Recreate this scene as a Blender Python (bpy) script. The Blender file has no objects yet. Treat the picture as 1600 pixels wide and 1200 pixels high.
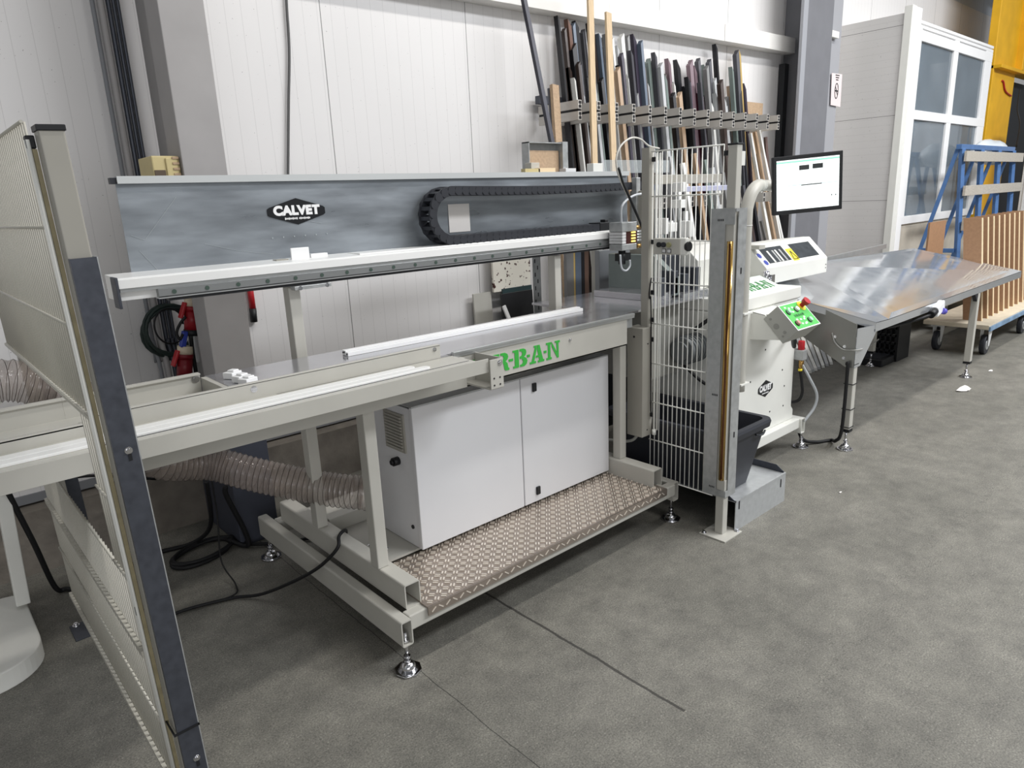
import bpy, bmesh, math, random
from mathutils import Vector, Matrix, Euler
R_ = random.Random(7)
C = bpy.context.scene.collection
SC = bpy.context.scene
# ---------------------------------------------------------------- camera
H = 1.8
F = 1084.0
def _norm(v): return v / v.length
_ax = _norm(Vector(((2060-800)/F, (600-257)/F, -1)))
_ay = Vector(((-200-800)/F, (600-355)/F, -1)); _ay = _norm(_ay - _ax*_ay.dot(_ax))
_az = _ax.cross(_ay)
ROT = Matrix((_ax, _ay, _az))            # camera axes -> world axes
CAM = Vector((0, 0, H))
cd = bpy.data.cameras.new('camera'); cam = bpy.data.objects.new('camera', cd); C.objects.link(cam)
cd.sensor_fit = 'HORIZONTAL'; cd.sensor_width = 36.0; cd.lens = F/1600*36.0
cd.clip_start = 0.05; cd.clip_end = 200
cam.matrix_world = Matrix.Translation(CAM) @ ROT.to_4x4()
SC.camera = cam
def ray(u, v): return ROT @ Vector(((u-800)/F, (600-v)/F, -1))
def onX(u, v, x): d = ray(u, v); return CAM + d*((x-CAM.x)/d.x)
def onY(u, v, y): d = ray(u, v); return CAM + d*((y-CAM.y)/d.y)
def onZ(u, v, z): d = ray(u, v); return CAM + d*((z-CAM.z)/d.z)
# ---------------------------------------------------------------- light
SC.view_settings.view_transform = 'Standard'; SC.view_settings.look = 'None'
SC.view_settings.gamma = 1.0; SC.view_settings.use_curve_mapping = False
SC.view_settings.exposure = 0.0
w = bpy.data.worlds.new('world'); SC.world = w; w.use_nodes = True
bg = w.node_tree.nodes['Background']; bg.inputs[0].default_value = (0.93, 0.965, 1.0, 1); bg.inputs[1].default_value = 0.24
def area(name, loc, sx, sy, power, rot=(0, 0, 0), col=(1, .97, .93), spread=180):
    l = bpy.data.lights.new(name, 'AREA'); l.shape = 'RECTANGLE'; l.size = sx; l.size_y = sy
    l.energy = power; l.color = col; l.spread = math.radians(spread)
    o = bpy.data.objects.new(name, l); C.objects.link(o); o.location = loc; o.rotation_euler = rot
    return o
area('overhead_strip_light', (6.2, 0.7, 6.6), 9.5, 0.35, 350)
area('overhead_strip_light', (9.0, -3.2, 6.8), 9, 1.2, 980, (math.radians(12), 0, 0), (.95, .97, 1))
area('overhead_strip_light', (4.2, -6.0, 5.6), 11, 1.4, 60, (math.radians(40), 0, 0), (1, .98, .95))  # unseen fill strip, added to brighten faces turned to the camera
area('front_fill_light', (-3.2, -6.6, 2.6), 6, 3.8, 225, (math.radians(90), 0, 0), (.98, .98, 1))  # unseen frontal fill, added to lift upright faces and the left wall
# ---------------------------------------------------------------- materials
def s2l(c):
    return tuple(((x/255)/12.92 if x/255 <= .04045 else ((x/255+.055)/1.055)**2.4) for x in c)
def mat(name, rgb, rough=.5, metal=0, var=.0, vscale=8, bump=0, bscale=60, stretch=(1, 1, 1), spec=.5, alpha=None, rvar=0, emit=0, trans=0, ior=1.45):
    m = bpy.data.materials.new(name); m.use_nodes = True; nt = m.node_tree; N = nt.nodes; L = nt.links
    b = N['Principled BSDF']; c = s2l(rgb)
    b.inputs['Base Color'].default_value = (*c, 1); b.inputs['Roughness'].default_value = rough
    b.inputs['Metallic'].default_value = metal; b.inputs['Specular IOR Level'].default_value = spec
    b.inputs['IOR'].default_value = ior
    if trans: b.inputs['Transmission Weight'].default_value = trans
    if alpha is not None: b.inputs['Alpha'].default_value = alpha
    if emit: b.inputs['Emission Color'].default_value = (*c, 1); b.inputs['Emission Strength'].default_value = emit
    if var or bump or rvar:
        tc = N.new('ShaderNodeTexCoord'); mp = N.new('ShaderNodeMapping'); mp.inputs['Scale'].default_value = stretch
        L.new(tc.outputs['Object'], mp.inputs[0])
        if var or rvar:
            n = N.new('ShaderNodeTexNoise'); n.inputs['Scale'].default_value = vscale; n.inputs['Detail'].default_value = 6
            L.new(mp.outputs[0], n.inputs['Vector'])
            r = N.new('ShaderNodeMapRange'); r.inputs[1].default_value = .3; r.inputs[2].default_value = .7
            r.inputs[3].default_value = 1-var; r.inputs[4].default_value = 1+var
            L.new(n.outputs[0], r.inputs[0])
            mx = N.new('ShaderNodeMix'); mx.data_type = 'RGBA'; mx.blend_type = 'MULTIPLY'; mx.inputs[0].default_value = 1
            mx.inputs['A'].default_value = (*c, 1)
            L.new(r.outputs[0], mx.inputs['B']); L.new(mx.outputs['Result'], b.inputs['Base Color'])
            if rvar:
                r2 = N.new('ShaderNodeMapRange'); r2.inputs[1].default_value = .3; r2.inputs[2].default_value = .7
                r2.inputs[3].default_value = max(.02, rough-rvar); r2.inputs[4].default_value = rough+rvar
                L.new(n.outputs[0], r2.inputs[0]); L.new(r2.outputs[0], b.inputs['Roughness'])
        if bump:
            n2 = N.new('ShaderNodeTexNoise'); n2.inputs['Scale'].default_value = bscale; n2.inputs['Detail'].default_value = 3
            L.new(mp.outputs[0], n2.inputs['Vector'])
            bp = N.new('ShaderNodeBump'); bp.inputs['Strength'].default_value = bump; bp.inputs['Distance'].default_value = .01
            L.new(n2.outputs[0], bp.inputs['Height']); L.new(bp.outputs[0], b.inputs['Normal'])
    return m
BEIGE = mat('beige_paint', (186, 184, 176), .42, 0, .04, 5)
BEIGED = mat('olive_beige_paint', (158, 155, 146), .45, 0, .04, 5)
LGREY = mat('light_grey_paint', (214, 214, 214), .35, 0, .02, 4)
WHITE = mat('white_enamel', (228, 228, 222), .35, 0, .02, 6)
WIRE = mat('white_wire', (236, 236, 230), .35)
GALV = mat('galvanised_steel', (172, 174, 174), .42, .45, .12, 30, .05, 200, rvar=.08)
GALVD = mat('dull_galvanised_steel', (80, 83, 91), .45, .6, .10, 40, rvar=.06)
SPLASH = mat('brushed_galvanised_sheet', (146, 152, 158), .36, .5, .20, 3, .03, 90, (1, 1, 5), rvar=.1)
STEEL = mat('stainless_steel', (206, 209, 213), .11, .70, .04, 6, rvar=.04)
STEELT = mat('polished_table_steel', (188, 188, 192), .16, .75, .06, 8, rvar=.05)
ALU = mat('white_aluminium', (240, 240, 238), .3, .1, .01, 6)
ALUR = mat('anodised_aluminium', (196, 198, 198), .35, .8, .05, 12)
CHROME = mat('chrome', (215, 215, 218), .12, 1)
TREAD = mat('tread_plate_aluminium', (172, 160, 150), .38, .8, .05, 10, rvar=.05)
BARS = mat('polished_tread_bars', (246, 238, 226), .3, .55)
BLACK = mat('black_plastic', (24, 25, 28), .5, 0, .1, 20)
BLACKG = mat('dark_grey_plastic', (42, 44, 50), .5, 0, .08, 12)
RUBBER = mat('black_rubber', (20, 20, 22), .6)
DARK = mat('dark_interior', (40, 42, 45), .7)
DBLUE = mat('dark_blue_grey_paint', (66, 69, 80), .55, 0, .06, 12)
GREYW = mat('column_grey_paint', (166, 163, 162), .6, 0, .05, 5)
COLR = mat('steel_column_paint', (116, 117, 122), .5, 0, .05, 6)
GREEN = mat('green_lettering', (58, 172, 66), .45)
RED = mat('red_plastic', (176, 32, 40), .4)
BLUEP = mat('blue_plastic', (44, 64, 160), .4)
BLUE = mat('blue_steel_paint', (76, 110, 158), .4, 0, .1, 10)
YELLOW = mat('yellow_crane_paint', (222, 170, 28), .5, 0, .08, 4)
YEL2 = mat('yellow_sticker', (240, 220, 60), .4)
GOLD = mat('amber_lens', (176, 142, 76), .14, .7, .1, 60, stretch=(1, 1, .3))
GOLDD = mat('amber_lens_dark', (88, 52, 24), .2, .5)
WOOD = mat('timber', (206, 182, 148), .6, 0, .10, 14, stretch=(6, 6, .6))
WOODP = mat('chipboard', (182, 156, 128), .7, 0, .12, 60)
WOODE = mat('pale_board_edge', (238, 214, 176), .6)
MDF = mat('brown_fibreboard', (160, 124, 94), .65, 0, .08, 40)
OLDWOOD = mat('greyed_wood', (176, 170, 160), .75, 0, .15, 20, stretch=(1, 1, 8))
CREAM = mat('cream_box', (206, 190, 140), .55, 0, .05, 10)
PAPER = mat('paper', (226, 222, 218), .8)
CONC = mat('rough_concrete', (112, 106, 98), .9, 0, .25, 7, .4, 25)
TRIMG = mat('grey_trim', (128, 130, 134), .5)
PVC = mat('white_plastic', (242, 242, 242), .35)
DOORG = mat('cabinet_door_paint', (214, 214, 216), .32, 0, .01, 3)
STICK = mat('sticker_black', (18, 20, 24), .4)
INK = mat('sticker_white', (240, 240, 240), .4)
BLUEI = mat('sticker_blue', (52, 70, 170), .4)
DRAIN = mat('clear_sheet', (205, 212, 214), .08, 0, alpha=.28)
GLASS = mat('window_glass', (120, 132, 142), .04, 0, var=.12, vscale=2.2, alpha=.72, spec=.9)
HOSE = mat('transparent_ribbed_hose', (166, 153, 144), .10, 0, var=.1, vscale=30, alpha=.42, spec=.9)
HOSEW = mat('hose_wire', (70, 60, 54), .35, .3)
SCREEN = mat('screen_white', (236, 244, 242), .3, emit=1.0)
SCRG = mat('screen_green', (140, 205, 180), .3, emit=.9)
SCRK = mat('screen_dark', (28, 34, 34), .3, emit=.4)
SCRB = mat('screen_pale_blue', (186, 198, 220), .3, emit=.9)
LED = mat('lit_indicator', (250, 226, 120), .3, emit=1.2)
SPECK = mat('speckled_board', (226, 222, 210), .6)
def specks(m, scale, thr, col):
    nt = m.node_tree; N = nt.nodes; L = nt.links; b = N['Principled BSDF']
    tc = N.new('ShaderNodeTexCoord'); n = N.new('ShaderNodeTexNoise'); n.inputs['Scale'].default_value = scale; n.inputs['Detail'].default_value = 2
    L.new(tc.outputs['Object'], n.inputs['Vector'])
    r = N.new('ShaderNodeMapRange'); r.inputs[1].default_value = thr; r.inputs[2].default_value = thr+.03
    L.new(n.outputs[0], r.inputs[0]); mx = N.new('ShaderNodeMix'); mx.data_type = 'RGBA'
    L.new(r.outputs[0], mx.inputs[0]); src = b.inputs['Base Color']
    if src.is_linked: L.new(src.links[0].from_socket, mx.inputs['A'])
    else: mx.inputs['A'].default_value = src.default_value
    mx.inputs['B'].default_value = (*s2l(col), 1); L.new(mx.outputs['Result'], src)
specks(SPECK, 28, .62, (70, 40, 36))

def node_floor():
    m = bpy.data.materials.new('concrete_floor'); m.use_nodes = True; nt = m.node_tree; N = nt.nodes; L = nt.links
    b = N['Principled BSDF']; tc = N.new('ShaderNodeTexCoord')
    def noise(scale, det=8, rough=.6, st=(1, 1, 1)):
        mp = N.new('ShaderNodeMapping'); mp.inputs['Scale'].default_value = st; L.new(tc.outputs['Object'], mp.inputs[0])
        n = N.new('ShaderNodeTexNoise'); n.inputs['Scale'].default_value = scale; n.inputs['Detail'].default_value = det
        n.inputs['Roughness'].default_value = rough; L.new(mp.outputs[0], n.inputs['Vector']); return n.outputs[0]
    def ramp(src, a, bb, ca, cb):
        r = N.new('ShaderNodeValToRGB'); r.color_ramp.elements[0].position = a; r.color_ramp.elements[1].position = bb
        r.color_ramp.elements[0].color = (*s2l(ca), 1); r.color_ramp.elements[1].color = (*s2l(cb), 1); L.new(src, r.inputs[0]); return r.outputs[0]
    def mix(f, a, c, mode='MIX'):
        x = N.new('ShaderNodeMix'); x.data_type = 'RGBA'; x.blend_type = mode
        if isinstance(f, float): x.inputs[0].default_value = f
        else: L.new(f, x.inputs[0])
        if isinstance(a, tuple): x.inputs['A'].default_value = (*s2l(a), 1)
        else: L.new(a, x.inputs['A'])
        if isinstance(c, tuple): x.inputs['B'].default_value = (*s2l(c), 1)
        else: L.new(c, x.inputs['B'])
        return x.outputs['Result']
    base = ramp(noise(1.1, 10, .62), .32, .68, (151, 150, 145), (179, 177, 172))
    base = mix(.7, base, ramp(noise(6, 12, .8), .34, .66, (92, 91, 88), (166, 165, 160)), 'OVERLAY')
    base = mix(.8, base, ramp(noise(150, 6, .9), .38, .62, (62, 61, 58), (196, 195, 190)), 'OVERLAY')
    # scuffed white flecks
    base = mix(ramp(noise(150, 2, .5), .70, .73, (0, 0, 0), (150, 150, 150)), base, (205, 202, 196))
    # dark oily stains
    base = mix(ramp(noise(2.3, 5, .6), .58, .80, (0, 0, 0), (140, 140, 140)), base, (92, 90, 86))
    base = mix(ramp(noise(24, 3, .5), .70, .76, (0, 0, 0), (110, 110, 110)), base, (70, 68, 66))
    sep = N.new('ShaderNodeSeparateXYZ'); L.new(tc.outputs['Object'], sep.inputs[0])
    def M(op, a, c=None):
        n = N.new('ShaderNodeMath'); n.operation = op
        for i, v in enumerate((a, c)):
            if v is None: continue
            if isinstance(v, (int, float)): n.inputs[i].default_value = v
            else: L.new(v, n.inputs[i])
        return n.outputs[0]
    wob = M('MULTIPLY', M('SUBTRACT', noise(3.5, 6, .7), .5), .03)
    x = M('ADD', sep.outputs[0], wob)
    l1 = M('LESS_THAN', M('ABSOLUTE', M('SUBTRACT', x, 1.262)), .0018)
    l2 = M('MULTIPLY', M('LESS_THAN', M('ABSOLUTE', M('SUBTRACT', x, 1.812)), .0065), M('GREATER_THAN', sep.outputs[1], 1.2))
    l3 = M('LESS_THAN', M('ABSOLUTE', M('SUBTRACT', M('ADD', sep.outputs[1], M('MULTIPLY', M('SUBTRACT', noise(1.2, 8, .7), .5), .9)), .95)), .0012)
    crack = M('MAXIMUM', M('MAXIMUM', l1, l2), M('MULTIPLY', l3, M('GREATER_THAN', sep.outputs[0], 1.9)))
    base = mix(M('MULTIPLY', crack, .8), base, (38, 36, 34))
    L.new(base, b.inputs['Base Color']); b.inputs['Roughness'].default_value = .62
    bp = N.new('ShaderNodeBump'); bp.inputs['Strength'].default_value = .25; bp.inputs['Distance'].default_value = .006
    L.new(noise(45, 8, .7), bp.inputs['Height']); L.new(bp.outputs[0], b.inputs['Normal'])
    return m
FLOOR = node_floor()

def node_panel(name, rgb, axis, big, big0, small, dark=(120, 118, 116), dirt=.03, thick=.006):
    """sandwich panel: joints every `big` metres along axis, fine beads every `small` metres, dirt specks"""
    m = bpy.data.materials.new(name); m.use_nodes = True; nt = m.node_tree; N = nt.nodes; L = nt.links
    b = N['Principled BSDF']; tc = N.new('ShaderNodeTexCoord'); sep = N.new('ShaderNodeSeparateXYZ'); L.new(tc.outputs['Object'], sep.inputs[0])
    def M(op, a, c=None):
        n = N.new('ShaderNodeMath'); n.operation = op
        for i, v in enumerate((a, c)):
            if v is None: continue
            if isinstance(v, (int, float)): n.inputs[i].default_value = v
            else: L.new(v, n.inputs[i])
        return n.outputs[0]
    t = sep.outputs[axis]
    fb = M('MULTIPLY', M('FRACT', M('DIVIDE', M('SUBTRACT', t, big0-50*big), big)), big)
    jb = M('LESS_THAN', fb, thick)
    fs = M('MULTIPLY', M('FRACT', M('DIVIDE', M('SUBTRACT', t, big0-50*big), small)), small)
    js = M('LESS_THAN', fs, thick*.55)
    n = N.new('ShaderNodeTexNoise'); n.inputs['Scale'].default_value = 75; n.inputs['Detail'].default_value = 3; L.new(tc.outputs['Object'], n.inputs['Vector'])
    sp = N.new('ShaderNodeMapRange'); sp.inputs[1].default_value = .70; sp.inputs[2].default_value = .73; L.new(n.outputs[0], sp.inputs[0])
    n2 = N.new('ShaderNodeTexNoise'); n2.inputs['Scale'].default_value = 1.6; n2.inputs['Detail'].default_value = 6; L.new(tc.outputs['Object'], n2.inputs['Vector'])
    v = N.new('ShaderNodeMapRange'); v.inputs[1].default_value = .3; v.inputs[2].default_value = .7; v.inputs[3].default_value = 1-dirt; v.inputs[4].default_value = 1; L.new(n2.outputs[0], v.inputs[0])
    mx = N.new('ShaderNodeMix'); mx.data_type = 'RGBA'; mx.blend_type = 'MULTIPLY'; mx.inputs[0].default_value = 1
    mx.inputs['A'].default_value = (*s2l(rgb), 1); L.new(v.outputs[0], mx.inputs['B'])
    m2 = N.new('ShaderNodeMix'); m2.data_type = 'RGBA'; L.new(M('MULTIPLY', js, .20), m2.inputs[0]); L.new(mx.outputs['Result'], m2.inputs['A']); m2.inputs['B'].default_value = (*s2l(dark), 1)
    m3 = N.new('ShaderNodeMix'); m3.data_type = 'RGBA'; L.new(M('MULTIPLY', jb, .75), m3.inputs[0]); L.new(m2.outputs['Result'], m3.inputs['A']); m3.inputs['B'].default_value = (*s2l((70, 68, 68)), 1)
    m4 = N.new('ShaderNodeMix'); m4.data_type = 'RGBA'; L.new(M('MULTIPLY', sp.outputs[0], .6), m4.inputs[0]); L.new(m3.outputs['Result'], m4.inputs['A']); m4.inputs['B'].default_value = (*s2l((90, 86, 84)), 1)
    L.new(m4.outputs['Result'], b.inputs['Base Color']); b.inputs['Roughness'].default_value = .45
    return m
WALL = node_panel('white_wall_panel', (228, 226, 225), 0, 1.15, 2.32, .0958)
WALLU = node_panel('upper_wall_panel', (196, 204, 214), 0, 1.15, 2.32, .0958)
BOOTH = node_panel('booth_panel', (212, 210, 208), 2, 1.0, .59, .0833, dirt=.06)

# ---------------------------------------------------------------- mesh helpers
ORG = {}
class MB:
    def __init__(s): s.bm = bmesh.new()
    def box(s, x0, x1, y0, y1, z0, z1):
        vs = [s.bm.verts.new(p) for p in ((x0,y0,z0),(x1,y0,z0),(x1,y1,z0),(x0,y1,z0),(x0,y0,z1),(x1,y0,z1),(x1,y1,z1),(x0,y1,z1))]
        for f in ((3,2,1,0),(4,5,6,7),(0,1,5,4),(1,2,6,5),(2,3,7,6),(3,0,4,7)): s.bm.faces.new([vs[i] for i in f])
        return s
    def obox(s, c, size, rot=None):
        rot = rot or Matrix.Identity(3); c = Vector(c); hx, hy, hz = (k/2 for k in size)
        vs = [s.bm.verts.new(c + rot @ Vector(p)) for p in ((-hx,-hy,-hz),(hx,-hy,-hz),(hx,hy,-hz),(-hx,hy,-hz),(-hx,-hy,hz),(hx,-hy,hz),(hx,hy,hz),(-hx,hy,hz))]
        for f in ((3,2,1,0),(4,5,6,7),(0,1,5,4),(1,2,6,5),(2,3,7,6),(3,0,4,7)): s.bm.faces.new([vs[i] for i in f])
        return s
    def bar(s, a, b, wx, wy, up=(0, 0, 1)):
        a, b = Vector(a), Vector(b); d = b-a; z = d.normalized(); x = Vector(up).cross(z)
        if x.length < 1e-4: x = Vector((1, 0, 0))
        x.normalize(); y = z.cross(x); rot = Matrix((x, y, z)).transposed()
        return s.obox((a+b)/2, (wx, wy, d.length), rot)
    def prism(s, poly, axis, a, b):
        def P(p, t):
            return {0: (t, p[0], p[1]), 1: (p[0], t, p[1]), 2: (p[0], p[1], t)}[axis]
        va = [s.bm.verts.new(P(p, a)) for p in poly]; vb = [s.bm.verts.new(P(p, b)) for p in poly]; n = len(poly)
        s.bm.faces.new(va); s.bm.faces.new(vb[::-1])
        for i in range(n): s.bm.faces.new((va[i], vb[i], vb[(i+1) % n], va[(i+1) % n]))
        return s
    def poly(s, pts, thick=.002, direction=(0, 0, -1)):
        d = Vector(direction).normalized()*thick
        va = [s.bm.verts.new(p) for p in pts]; vb = [s.bm.verts.new(Vector(p)+d) for p in pts]; n = len(pts)
        s.bm.faces.new(va); s.bm.faces.new(vb[::-1])
        for i in range(n): s.bm.faces.new((va[i], vb[i], vb[(i+1) % n], va[(i+1) % n]))
        return s
    def cyl(s, a, b, r, n=16, r2=None):
        a, b = Vector(a), Vector(b); z = (b-a).normalized(); x = z.orthogonal().normalized(); y = z.cross(x)
        r2 = r if r2 is None else r2
        A = [s.bm.verts.new(a+(x*math.cos(t)+y*math.sin(t))*r) for t in (2*math.pi*i/n for i in range(n))]
        B = [s.bm.verts.new(b+(x*math.cos(t)+y*math.sin(t))*r2) for t in (2*math.pi*i/n for i in range(n))]
        s.bm.faces.new(A[::-1]); s.bm.faces.new(B)
        for i in range(n):
            f = s.bm.faces.new((A[i], A[(i+1) % n], B[(i+1) % n], B[i])); f.smooth = True
        return s
    def tube(s, pts, r, n=10, smooth=True, sub=8):
        pts = [Vector(p) for p in pts]
        if smooth and len(pts) > 2: pts = spline(pts, sub)
        rr = r if callable(r) else (lambda t: r)
        t0 = (pts[1]-pts[0]).normalized(); x = t0.orthogonal().normalized(); rings = []
        for i, p in enumerate(pts):
            t = (pts[min(i+1, len(pts)-1)]-pts[max(i-1, 0)]).normalized()
            x = (x - t*x.dot(t)).normalized(); y = t.cross(x); q = rr(i/(len(pts)-1))
            rings.append([s.bm.verts.new(p+(x*math.cos(2*math.pi*k/n)+y*math.sin(2*math.pi*k/n))*q) for k in range(n)])
        for a, b in zip(rings, rings[1:]):
            for k in range(n):
                f = s.bm.faces.new((a[k], a[(k+1) % n], b[(k+1) % n], b[k])); f.smooth = True
        s.bm.faces.new(rings[0][::-1]); s.bm.faces.new(rings[-1])
        return s
    def htube(s, axis, a, b, u0, u1, v0, v1, t=.005, fil=.008, open_a=True, open_b=True):
        """hollow rectangular section; axis 0: (u,v)=(y,z); axis 1: (u,v)=(x,z); axis 2: (u,v)=(x,y)"""
        def loop(i, f):
            out = []
            for cx, cy, a0 in ((u1-i-f, v1-i-f, 0), (u0+i+f, v1-i-f, 90), (u0+i+f, v0+i+f, 180), (u1-i-f, v0+i+f, 270)):
                for k in range(4):
                    th = math.radians(a0+30*k); out.append((cx+f*math.cos(th), cy+f*math.sin(th)))
            return out
        lo, li = loop(0, fil), loop(t, max(fil-t, .001)); n = len(lo)
        def P(p, q): return {0: (q, p[0], p[1]), 1: (p[0], q, p[1]), 2: (p[0], p[1], q)}[axis]
        oa = [s.bm.verts.new(P(p, a)) for p in lo]; ob = [s.bm.verts.new(P(p, b)) for p in lo]
        ia = [s.bm.verts.new(P(p, a)) for p in li]; ib = [s.bm.verts.new(P(p, b)) for p in li]
        for i in range(n):
            j = (i+1) % n
            s.bm.faces.new((oa[i], oa[j], ob[j], ob[i])); s.bm.faces.new((ia[j], ia[i], ib[i], ib[j]))
            s.bm.faces.new((oa[j], oa[i], ia[i], ia[j])); s.bm.faces.new((ob[i], ob[j], ib[j], ib[i]))
        return s
    def build(s, name, m, parent=None, bevel=0, kind=None, keep=False):
        bmesh.ops.recalc_face_normals(s.bm, faces=s.bm.faces)
        vs = [v.co for v in s.bm.verts]
        if parent is not None: org = ORG[parent.name]
        elif keep: org = Vector((0, 0, 0))
        else:
            xs, ys, zs = zip(*[(v.x, v.y, v.z) for v in vs]); org = Vector(((min(xs)+max(xs))/2, (min(ys)+max(ys))/2, min(zs)))
        for v in s.bm.verts: v.co = v.co - org
        me = bpy.data.meshes.new(name); s.bm.to_mesh(me); s.bm.free(); me.materials.append(m)
        o = bpy.data.objects.new(name, me); C.objects.link(o)
        if parent is not None: o.parent = parent; ORG[o.name] = org
        else: o.location = org; ORG[o.name] = org
        if bevel:
            b = o.modifiers.new('bevel', 'BEVEL'); b.width = bevel; b.segments = 2; b.limit_method = 'ANGLE'; b.angle_limit = math.radians(40)
        if kind: o['kind'] = kind
        return o
def build_each(mb, name, m, parent, bevel=0):
    """every touching cluster of the mesh becomes an object of its own"""
    bm = mb.bm; bm.verts.index_update(); bm.verts.ensure_lookup_table(); seen = set(); isl = []
    for v in bm.verts:
        if v.index in seen: continue
        st_, comp = [v], set()
        while st_:
            w_ = st_.pop()
            if w_.index in comp: continue
            comp.add(w_.index); st_ += [e.other_vert(w_) for e in w_.link_edges]
        seen |= comp; co = [bm.verts[i].co for i in comp]
        isl.append([comp, Vector((min(c.x for c in co), min(c.y for c in co), min(c.z for c in co))), Vector((max(c.x for c in co), max(c.y for c in co), max(c.z for c in co)))])
    merged = True
    while merged:
        merged = False
        for i in range(len(isl)):
            for j in range(i+1, len(isl)):
                a, b = isl[i], isl[j]
                if all(a[1][k] <= b[2][k]+1e-4 and b[1][k] <= a[2][k]+1e-4 for k in range(3)):
                    a[0] |= b[0]; a[1] = Vector(map(min, a[1], b[1])); a[2] = Vector(map(max, a[2], b[2])); isl.pop(j); merged = True; break
            if merged: break
    out = []
    for comp, _, _ in isl:
        q = MB(); mp = {i: q.bm.verts.new(bm.verts[i].co) for i in sorted(comp)}
        for f in bm.faces:
            if f.verts[0].index in comp: g_ = q.bm.faces.new([mp[v.index] for v in f.verts]); g_.smooth = f.smooth
        out.append(q.build(name, m, parent, bevel))
    bm.free(); return out
def spline(pts, sub=8):
    out = []; P = [pts[0]*2-pts[1]] + pts + [pts[-1]*2-pts[-2]]
    for i in range(1, len(P)-2):
        p0, p1, p2, p3 = P[i-1:i+3]
        for k in range(sub):
            t = k/sub
            out.append(.5*((2*p1)+(p2-p0)*t+(2*p0-5*p1+4*p2-p3)*t*t+(3*p1-p0-3*p2+p3)*t**3))
    out.append(P[-2]); return out
def thing(name, label, cat, loc, group=None):
    o = bpy.data.objects.new(name, None); C.objects.link(o); o.location = loc; o.empty_display_size = .1
    ORG[o.name] = Vector(loc); o['label'] = label; o['category'] = cat
    if group: o['group'] = group
    return o
def tag(o, label, cat, group=None):
    o['label'] = label; o['category'] = cat
    if group: o['group'] = group
    return o
def struct(o): o['kind'] = 'structure'; return o
def box(name, m, parent, x0, x1, y0, y1, z0, z1, bevel=0): return MB().box(x0, x1, y0, y1, z0, z1).build(name, m, parent, bevel)
def text_part(name, body, m, parent, mw, size, bold=.0, extrude=.0006, space=1.0, xs=1.0):
    """text lying in the local XY plane of matrix mw (world), turned into a mesh"""
    cu = bpy.data.curves.new(name, 'FONT'); cu.body = body; cu.size = size; cu.extrude = extrude; cu.offset = bold
    cu.align_x = 'CENTER'; cu.align_y = 'CENTER'; cu.space_character = space; cu.resolution_u = 4
    tmp = bpy.data.objects.new(name+'_tmp', cu); C.objects.link(tmp)
    dg = bpy.context.evaluated_depsgraph_get(); me = bpy.data.meshes.new_from_object(tmp.evaluated_get(dg))
    bpy.data.objects.remove(tmp); bpy.data.curves.remove(cu)
    org = ORG[parent.name]
    me.transform(Matrix.Scale(xs, 4, (1, 0, 0))); me.transform(mw); me.transform(Matrix.Translation(-org))
    me.name = name; me.materials.clear(); me.materials.append(m)
    o = bpy.data.objects.new(name, me); C.objects.link(o); o.parent = parent; ORG[o.name] = org; return o
FRONT = Matrix(((1, 0, 0), (0, 0, -1), (0, 1, 0)))      # local XY -> world XZ, facing -Y
def frame(c, rot3): return Matrix.Translation(Vector(c)) @ rot3.to_4x4()
def bolt(mb, p, n, r=.008, h=.006):
    p, n = Vector(p), Vector(n).normalized()
    mb.cyl(p-n*.002, p+n*h*.35, r*1.5, 14); mb.cyl(p, p+n*h, r, 6)

# ================================================================ SETTING
WY = 4.28
o = MB().box(-4, 22, -8, 8, -.05, 0).build('floor', FLOOR, keep=True); struct(o)
o = MB().box(-4, 22, WY, WY+.1, .36, 4.55).build('wall_back', WALL, keep=True); struct(o)
o = MB().box(-4, 22, WY+.02, WY+.12, 4.55, 7.2).build('wall_upper', WALLU, keep=True); struct(o)
mb = MB(); mb.box(-4, 9.4, 4.165, WY+.1, 0, .34); o = mb.build('trim_1', CONC, keep=True); struct(o)
o = MB().box(-4, 9.4, WY-.012, WY+.001, .352, .40).build('trim_2', TRIMG, keep=True); struct(o)
# boxed rail running along the wall above the rack
p0, p1 = onY(823, 10, 4.14), onY(1248, 84, 4.14)
sl = (p1.z-p0.z)/(p1.x-p0.x)
def zb(x): return p0.z+(x-p0.x)*sl
mb = MB()
for xa, xb, dy in ((-.5, 4.9, 0), (4.905, 6.65, .003), (6.655, 7.55, 0), (7.555, 8.17, .004)):
    va = [(xa, 4.14+dy, zb(xa)), (xb, 4.14+dy, zb(xb)), (xb, 4.14+dy, zb(xb)+.155), (xa, 4.14+dy, zb(xa)+.155)]
    mb.poly(va, .138, (0, 1, 0))
struct(mb.build('trim_3', mat('beam_cladding', (232, 230, 226), .5, 0, .03, 4), keep=True))
# roof purlins glimpsed at the top right
mb = MB(); mb.bar((9.5, 3.9, 4.9), (17, 3.9, 4.95), .16, .2); mb.bar((9.5, 3.2, 5.25), (18, 3.2, 5.3), .12, .2)
struct(mb.build('trim_4', mat('purlin_grey', (128, 140, 154), .5), keep=True))

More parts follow.
